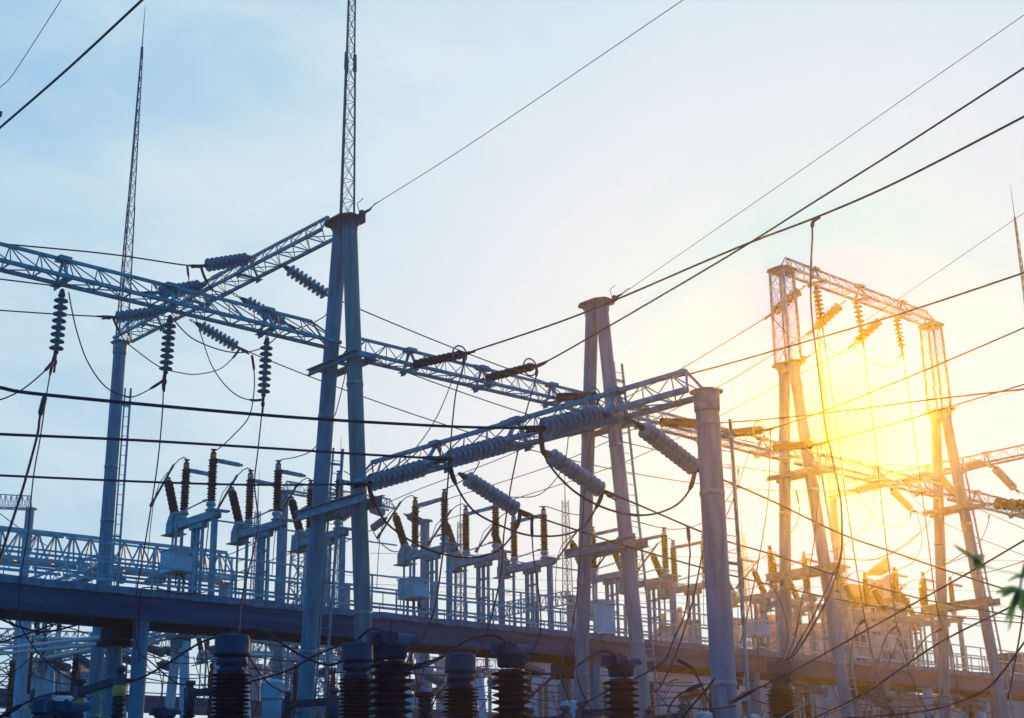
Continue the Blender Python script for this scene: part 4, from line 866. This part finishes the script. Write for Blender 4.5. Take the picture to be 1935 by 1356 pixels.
# rear wires
GX = 'slack wires of the rear yard'
rl = [('at the far lower left','0,1290 60,1240 95,1187',52),('arching under the walkway at the left','0,1158 40,1186 90,1194 150,1180',50),('crossing the leaning pole','0,1201 60,1203 110,1176',50),('rising to the left column','80,1176 130,1186 186,1204',50),
 ('left of the capped column','150,1176 146,1230 152,1320',50),('sagging between the left columns','200,1255 240,1270 262,1262',50),('right of the left column, upper','262,1228 330,1252 400,1250',52),('right of the left column, middle','270,1268 350,1282 415,1275',52),('right of the left column, lower','270,1280 350,1294 415,1290',52),
 ('behind the largest transformer, upper','470,1212 560,1225 660,1238',54),('behind the largest transformer, middle','470,1240 560,1250 660,1252',54),('behind the largest transformer, lower','470,1262 560,1272 660,1270',54),('looped by the left A-frame','375,1225 382,1250 362,1258',54),('crossed pair left of the transformer','385,1204 396,1290 392,1350',48),('crossed pair left of the transformer, second','420,1220 394,1280 402,1350',48),
 ('upper one behind the third transformer','756,1250 840,1262 930,1258',56),('middle one behind the third transformer','756,1272 840,1276 930,1280',56),('lower one behind the third transformer','756,1318 840,1318 930,1322',56),('crossed at the dark bushing','778,1240 790,1300 800,1312',50),('crossed at the dark bushing, second','806,1240 794,1290 784,1312',50),
 ('over the white hall, first','990,1275 1060,1283 1180,1272',56),('over the white hall, second','990,1290 1060,1296 1190,1300',56),('over the white hall, third','990,1305 1080,1310 1200,1312',56),('over the white hall, fourth','985,1318 1080,1326 1200,1322',56),('looped on the white hall','1010,1302 1022,1298 1030,1278',54),
 ('right of the plain pillar, first','1230,1290 1290,1296 1340,1292',54),('right of the plain pillar, second','1230,1305 1290,1308 1340,1300',54),('right of the plain pillar, third','1230,1322 1290,1316 1345,1310',54),('looped left of the nearest pole','1255,1310 1266,1288 1282,1284',50),('under the glare, first','1390,1290 1450,1298 1520,1294',52),('under the glare, second','1395,1312 1450,1330 1520,1340',52),
 ('right of the glare, first','1620,1310 1700,1320 1790,1316',52),('right of the glare, second','1625,1330 1700,1336 1790,1330',52),('fanning under the right walkway','1730,1325 1740,1340 1752,1356',50),('fanning under the right walkway, second','1738,1324 1750,1340 1764,1356',50),
 ('hanging behind the first switch group','396,973 390,1030 383,1090',55),('slanting behind the first switch group, upper','400,1060 460,1036 527,1000',62),('slanting behind the first switch group, lower','404,1100 480,1070 580,1034',62),('slanting behind the mast pillar leg','620,1040 660,1020 705,1000',62),('drooping from the tall rear pole','800,985 795,1005 786,1022',58),('looped below the rear string','704,1002 716,1022 738,1040 752,1042',55),('at the far left behind the rail','0,970 40,1000 90,1032',70)]
for w, s, d in rl: Wr('slack thin wire of the rear yard, %s' % w, .022, 'D', (d,d+3), s, '', GX)
for i, (a, b) in enumerate(((( 600,1085),(2000,1120)),((600,1100),(2000,1150)),((700,1045),(2000,1060)),((700,1112),(2000,1172)))):
    Wr('faint distant line crossing the sky behind the switches, %s' % ['second','third','highest','lowest'][i], .014, 'D', (92,97), '%d,%d %d,%d' % (*a,*b), '', 'faint distant lines')
# rear walkway, its rails and switch posts
wk2 = thing('walkway', 'second dark walkway beam far behind under the first', 'walkway', (0,64,0))
zt = aY(250,1312,64).z
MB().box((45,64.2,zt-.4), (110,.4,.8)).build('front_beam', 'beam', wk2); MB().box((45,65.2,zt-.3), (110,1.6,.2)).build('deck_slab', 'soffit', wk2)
for k in range(9): MB().tube((14+9*k,64.6,0), (14+9*k,64.6,zt-.8), .25, n=12).build('support_post', 'polewhite', wk2)
for k, w in enumerate(('far left','left of the columns','behind the big transformer','behind the mast pillar','behind the middle breaker')):
    X0 = 22+k*9; t = thing('guard_railing', 'pale rail on the rear walkway, %s' % w, 'railing', (X0,64,zt), 'rails of the rear walkway')
    for z in (1.1,.6,.12): MB().bar((X0,64.05,zt+z), (X0+8.8,64.05,zt+z), .05).build('rail', 'steelwh', t)
    for i in range(7): MB().bar((X0+.2+i*1.4,64.05,zt), (X0+.2+i*1.4,64.05,zt+1.1), .045).build('post', 'steelwh', t)
pm = MB().lathe((0,0,0), (0,0,1), sheds(0,1.9,18,.15,.1,.9), 12).mesh('shed_body', 'brown'); pcap = MB().lathe((0,0,1.9),(0,0,2.3),[(0,.1),(.2,.1),(.21,.14),(.4,.14)],10).mesh('terminal_head','fitting'); pbase = MB().bar((0,0,-4),(0,0,0),.2).mesh('leg','steelwh')
for q, w in (((50,1210),'left of the lower left A-frame'), ((60,1208),'next to the leaning pole'), ((86,1206),'above the lower left A-frame'), ((144,1228),'over the yellow banded switch'), ((229,1222),'between the left columns'), ((560,1255),'left of the mast pillar foot'), ((618,1262),'behind the mast pillar foot'), ((630,1262),'second behind the mast pillar foot')):
    p = aD(*q, 62); t = thing('post_insulator', 'dark post insulator of the rear yard, %s' % w, 'insulator', (p.x,p.y,p.z-2.3), 'dark posts of the rear yard')
    link('shed_body', pm, t); link('terminal_head', pcap, t); link('leg', pbase, t)
t = thing('white_tank', 'white horizontal cylinder tank behind the left columns at the bottom edge', 'tank', aD(170,1350,56))
a, b = aD(105,1352,57), aD(208,1352,55); MB().tube(a, b, .75, n=28).build('shell', 'tank', t); 
for f in (.02,.5,.98): MB().tube(a.lerp(b,f-.015), a.lerp(b,f+.015), .79, n=28).build('hoop', 'steelwh', t)
MB().box(a.lerp(b,.5)-Vector((0,0,1.6)), (1.5,1,2)).build('saddle', 'steel', t)
for k in range(10):
    o = copy_tree(modes['closed' if k % 2 else 'open']); o.location = (24.5+4.4*k, 64.6, zt); o.scale = (1,1,.94)
    o['label'] = 'small far switch on the rear walkway, %s' % ['beside the lower left A-frame','between the left columns','right of the left columns','left of the largest transformer','right of the largest transformer','left of the mast pillar foot','right of the mast pillar foot','behind the widest breaker','behind the third transformer','behind the middle breaker'][k]; o['group'] = 'switches on the rear walkway'
rw = random.Random(11)
spots = ['left of the leaning pole','over the lower left A-frame','between the columns','right of the columns','around the left A-frame','left of the largest transformer','right of the largest transformer','left of the mast pillar foot','right of the mast pillar foot','behind the widest breaker','behind the dark bushing','right of the third transformer','behind the middle breaker','over the white hall doors','behind the plain pillar','right of the plain pillar','left of the nearest pole','right of the nearest pole','under the glare transformer','left of the right column','right of the right column','between the right pillar legs']
for k, w in enumerate(spots):
    x0 = 10+k*86; yb = 1235+x0*.043
    for q, nm in enumerate(('sagging','looping','steep')):
        y1 = yb+rw.uniform(-25,60); d = 50+rw.uniform(0,12)
        if q == 0: s_ = '%d,%d %d,%d %d,%d' % (x0-40, y1, x0+25, y1+rw.uniform(8,20), x0+95, y1+rw.uniform(-4,12))
        elif q == 1: s_ = '%d,%d %d,%d %d,%d %d,%d' % (x0, y1, x0+12, y1+38, x0+34, y1+46, x0+58, y1+rw.uniform(4,20))
        else: s_ = '%d,%d %d,%d %d,%d' % (x0+rw.uniform(0,60), yb-10, x0+rw.uniform(10,50), yb+50, x0+rw.uniform(0,60), 1362)
        Wr('thin %s wire of the rear yard, %s' % (nm, w), .017, 'D', (d,d+2), s_, '', 'tangled wires of the rear yard')
    if k % 2 == 0 or k > 9:
        x = x0+rw.uniform(10,60); p = aD(x, yb+rw.uniform(-6,16), 60); t = thing('post_insulator', 'dark ribbed post standing in the rear yard, %s' % w, 'insulator', (p.x,p.y,p.z-2.3), 'dark posts of the rear yard')
        link('shed_body', pm, t); link('terminal_head', pcap, t); link('leg', pbase, t)
    if k % 2:
        x = x0+rw.uniform(0,50); y = yb+rw.uniform(0,30); A_ = aD(x, y, 57); B_ = aD(x+rw.choice((-1,1))*rw.uniform(28,36), y+rw.uniform(8,14), 56.6)
        string('pale disc string slung in the rear yard, %s' % w, A_, B_, 'small', 8, GR, clamp=False)
# lattice towers far behind
def tower(q, d, zt_, w0, w1, n, label, leg=.07, web=.03, arms=()):
    p = aD(*q, d); t = thing('lattice_tower', label, 'tower', (p.x,p.y,0), 'far lattice masts')
    a, b = MB(), MB(); lattice_box(a, b, (p.x,p.y,0), (p.x,p.y,p.z), w0, w1, n, leg, web, 4)
    o = a.build('leg', 'steel', t); b.build('lattice_bracing', 'steel', o)
    for z, ln in arms:
        m = MB()
        for k in (-1,1):
            tip = Vector((p.x,p.y+k*ln,z+.3)); m.bar((p.x-.4,p.y,z), tip, .1); m.bar((p.x+.4,p.y,z), tip, .1); m.bar((p.x,p.y,z+1.5), tip, .08)
            for f in (.3,.6): m.bar(Vector((p.x,p.y,z)).lerp(tip,f), Vector((p.x,p.y,z+1.5)).lerp(tip,f), .05)
        m.build('crossarm', 'steel', t)
    if zt_: MB().tube((p.x,p.y,p.z), (p.x,p.y,p.z+zt_), .05, .015, n=6).build('spike', 'steel', t)
tower((487,965), 92, 2.6, .9, .25, 34, 'thin far lattice mast behind the first switch group', .05, .018)
tower((643,905), 94, 3.0, .9, .25, 36, 'thin far lattice mast between the mast pillar legs', .05, .018)
tower((870,985), 94, 2.0, .9, .25, 32, 'thin far lattice mast behind the second switch group', .05, .018)
tower((1068,945), 95, 2.5, .9, .3, 34, 'thin far lattice mast left of the plain pillar', .05, .018)
tower((1402,1010), 98, 2.4, .9, .25, 30, 'thin far lattice mast left of the sunlit pillar', .05, .018)
tower((585,1010), 88, 0, 2.6, 1.5, 12, 'broad lattice pylon with crossarms behind the mast pillar', .11, .05, ((11.5,3.6),(14.0,3.0)))
tower((20,1168), 66, 0, 2.6, 2.2, 8, 'broad lattice tower in the lower left corner', .1, .05)
tower((545,1215), 72, 0, 1.8, 1.6, 8, 'lattice tower left of the mast pillar foot', .09, .045)
tower((586,1218), 74, 0, 1.8, 1.6, 8, 'lattice tower behind the mast pillar foot', .09, .045)

# ------------------------------------------------------------------ buildings
def building(label, qa, qb, d, m='wallw', depth=8, floors=4, cols=5, parapet=True, ww=.55, wh_=.5, zbase=0, margin=.08):
    """front wall between two surveyed top corners, facing the yard"""
    A, B = aD(*qa, d), aD(*qb, d); zt_ = (A.z+B.z)/2; A.z = B.z = 0; dx = (B-A); Ln = dx.length; dx.normalize(); nv = Vector((dx.y,-dx.x,0))
    if nv.dot(Vector((0,0,0))-A) < 0: nv = -nv
    t = thing('building', label, 'building', (A.x,A.y,0), 'buildings behind the yard')
    def blk(x0, x1, y0, y1, z0, z1):
        P = [A+dx*x-nv*y+Vector((0,0,z)) for x in (x0,x1) for y in (y0,y1) for z in (z0,z1)]
        return P, [(0,1,3,2),(4,6,7,5),(0,4,5,1),(2,3,7,6),(0,2,6,4),(1,5,7,3)]
    MB().add(*blk(0,Ln,0,depth,0,zt_)).build('wall', m, t)
    r = MB().add(*blk(-.15,Ln+.15,-.15,depth+.15,zt_+.005,zt_+.3)); 
    if parapet: r.add(*blk(Ln*.1,Ln*.3,1,3,zt_+.3,zt_+1.3))
    r.build('roof', 'roof', t)
    z0 = max(0.6, zt_*zbase)
    fh = (zt_-z0)/floors
    for i in range(floors):
        for j in range(cols):
            cx = Ln*(margin+(1-2*margin)*(j+.5)/cols); w = Ln*(1-2*margin)/cols*ww/2; z = z0+fh*(i+.3)
            f = MB()
            for x0_, x1_, za, zb in ((cx-w-.06,cx+w+.06,z-.08,z),(cx-w-.06,cx+w+.06,z+fh*wh_,z+fh*wh_+.08),(cx-w-.06,cx-w,z,z+fh*wh_),(cx+w,cx+w+.06,z,z+fh*wh_),(cx-.03,cx+.03,z,z+fh*wh_)): f.add(*blk(x0_,x1_,-.08,-.004,za,zb))
            o = f.build('window', 'steelwh', t); MB().add(*blk(cx-w,cx+w,-.03,-.006,z,z+fh*wh_)).build('pane', 'glass', o)
    return t, A, dx, nv, zt_, Ln
b_ = building('tall pale block with sail shaped roof behind the right switches', (1592,1140), (1714,1142), 80, 'wallw', 6, 6, 3, True, .62, .6, .35)
t, A, dx, nv, z, Ln = b_
s = MB(); P = [A+dx*(Ln*.45)-nv*1+Vector((0,0,z+.3)), A+dx*(Ln*.98)-nv*1+Vector((0,0,z+.3)), A+dx*(Ln*.98)-nv*1+Vector((0,0,z+2.1)), A+dx*(Ln*.7)-nv*1+Vector((0,0,z+1.5)), A+dx*(Ln*.45)-nv*1+Vector((0,0,z+1.35))]
Q = [p-nv*2.5 for p in P]; n = 5; s.add(P+Q, [(4,3,2,1,0),(5,6,7,8,9)]+[(i,(i+1)%5,5+(i+1)%5,5+i) for i in range(5)]); s.build('plant_room', 'wallg', t)
s = MB(); tip = A+dx*(Ln*.86)-nv*1.2+Vector((0,0,z+2.9)); e1 = A+dx*(Ln*.55)-nv*1.2+Vector((0,0,z+2.1)); e2 = A+dx*(Ln*.9)-nv*1.2+Vector((0,0,z+2.1)); s.add([tip,e1,e2,tip-nv*.3,e1-nv*2,e2-nv*2], [(0,1,2),(5,4,3),(0,3,4,1),(1,4,5,2),(2,5,3,0)]); s.build('sail_roof', 'roof', t)
s = MB(); s.add(*(lambda P: (P, [(0,1,3,2),(4,6,7,5),(0,4,5,1),(2,3,7,6),(0,2,6,4),(1,5,7,3)]))([A+dx*x+nv*y+Vector((0,0,zz)) for x in (-.4,Ln*.62) for y in (-.8,.5) for zz in (z+.35,z+1.0)])); s.build('roof_canopy', 'roof', t)
building('low flat grey block seen over the rail right of the plain pillar', (1282,1178), (1320,1180), 98, 'wallg', 5, 4, 3)
building('low flat grey block left of the nearest pole', (1250,1190), (1284,1192), 99, 'wallg', 5, 4, 2)
building('hazy flats right of the nearest pole', (1374,1176), (1400,1178), 99, 'wallg', 5, 5, 3)
building('hazy flats in the glare left of the sunlit pillar', (1440,1168), (1486,1172), 99, 'wallg', 5, 6, 4)
building('hazy flats in the glare right of the sunlit pillar', (1496,1184), (1560,1188), 99, 'wallg', 5, 5, 5)
t = building('long low shed with dark gable behind the glare transformer', (1480,1198), (1592,1206), 92, 'wallw', 6, 1, 4)[0]
building('large white hall with dark doors under the walkway', (985,1246), (1250,1258), 84, 'wallw', 10, 2, 6, False, .5, .45)
building('white hall under the walkway behind the nearest pole', (1252,1270), (1500,1282), 83, 'wallw', 10, 2, 5, False, .5, .45)
building('pale hall at the lower right corner', (1690,1318), (1960,1326), 80, 'wallw', 10, 2, 6, False, .45, .4)
building('pale house at the lower left behind the rear walkway', (20,1274), (110,1278), 90, 'wallw', 6, 2, 4)
building('pale flats between the left columns at the bottom', (120,1276), (196,1280), 92, 'wallw', 6, 3, 5)
building('narrow grey block right of the largest transformer', (458,1262), (492,1266), 92, 'wallg', 5, 3, 3)
building('pale block left of the third transformer', (742,1290), (792,1294), 90, 'wallw', 5, 3, 4)
building('small far block over the third transformer', (786,1240), (802,1241), 98, 'wallg', 4, 5, 2)
building('row of far flats left of the third transformer head', (824,1252), (862,1255), 98, 'wallg', 4, 4, 4)

# ------------------------------------------------------------------ bamboo close to the lens at the right edge
def leaf(label_parent, base, tip, w, droop, m='leaf'):
    base, tip = Vector(base), Vector(tip); d = tip-base; side = d.cross(Vector(_f)).normalized(); up = side.cross(d).normalized(); n = 8; P = []
    for i in range(n+1):
        f = i/n; c = base.lerp(tip, f)-Vector((0,0,droop*math.sin(math.pi*f)*-1)); ww = w*math.sin(math.pi*min(1,f*.93+.07))**.8*(1-.35*f)
        P += [c+side*ww, c+up*ww*.25, c-side*ww]
    F = [(3*i+k,3*i+k+1,3*i+k+4,3*i+k+3) for i in range(n) for k in (0,1)]
    return MB().add(P, F, True).build('leaf', m, label_parent)
DL = 3.0
def lp(x, y, dd=0): return aD(x, y, DL+dd)
bt = thing('bamboo_branch', 'blurred green bamboo sprig hanging in at the right frame edge', 'plant', lp(1940,1040))
MB().sweep([lp(1990,960),lp(1950,1030),lp(1932,1080,.02),lp(1925,1130,.03),lp(1918,1112,.03)], [.004,.004,.003,.002,.0015], 6).build('stem', 'stem', bt)
for (a, e, w, dr) in (((1926,1112),(1880,1120),.009,.002),((1922,1116),(1898,1180),.006,0),((1922,1118),(1905,1195),.006,0),((1924,1114),(1916,1150),.009,0),((1930,1112),(1928,1155),.012,0),((1936,1085),(1902,1100),.004,.003),((1960,1070),(1925,1092),.014,.0),((1945,1100),(1932,1165),.010,0),((1918,1112),(1890,1128),.007,0)):
    leaf(bt, lp(*a), lp(*e), w, dr)
b2 = thing('bamboo_leaf_pair', 'single pale blurred leaf pair in front of the right pillar', 'plant', lp(1862,1068))
MB().sweep([lp(1990,1100,.1),lp(1935,1086,.08),lp(1890,1078,.05),lp(1858,1068,.02),lp(1835,1055)], .0012, 5).build('stem', 'stem', b2)
leaf(b2, lp(1862,1070), lp(1798,1026), .006, 0); leaf(b2, lp(1838,1064), lp(1862,1072), .010, 0); leaf(b2, lp(1838,1062), lp(1862,1048), .012, 0, 'leafpale')
#@@BGEND
# ------------------------------------------------------------------ haze
hz = bpy.data.materials.new('haze'); hz.use_nodes = True; t = hz.node_tree; t.nodes.clear()
pv = t.nodes.new('ShaderNodeVolumePrincipled'); om = t.nodes.new('ShaderNodeOutputMaterial'); t.links.new(pv.outputs[0], om.inputs['Volume'])
pv.inputs['Color'].default_value = (0.95, 0.95, 0.95, 1); pv.inputs['Density'].default_value = HAZE_DENSITY; pv.inputs['Anisotropy'].default_value = HAZE_G
hz.cycles.homogeneous_volume = True; pv.inputs['Density Attribute'].default_value = ''
MT['haze'] = hz
hp = [tuple(_h[:2]*d_+_r0[:2]*w_)+(z_,) for d_ in (-29,102) for w_ in (65,-65) for z_ in (-1,32.2)]
h = MB().add(hp, [(0,1,3,2),(4,6,7,5),(0,4,5,1),(2,3,7,6),(0,2,6,4),(1,5,7,3)]).build('haze', 'haze'); h['kind'] = 'stuff'; h['label'] = 'pale sunlit air filling the yard'
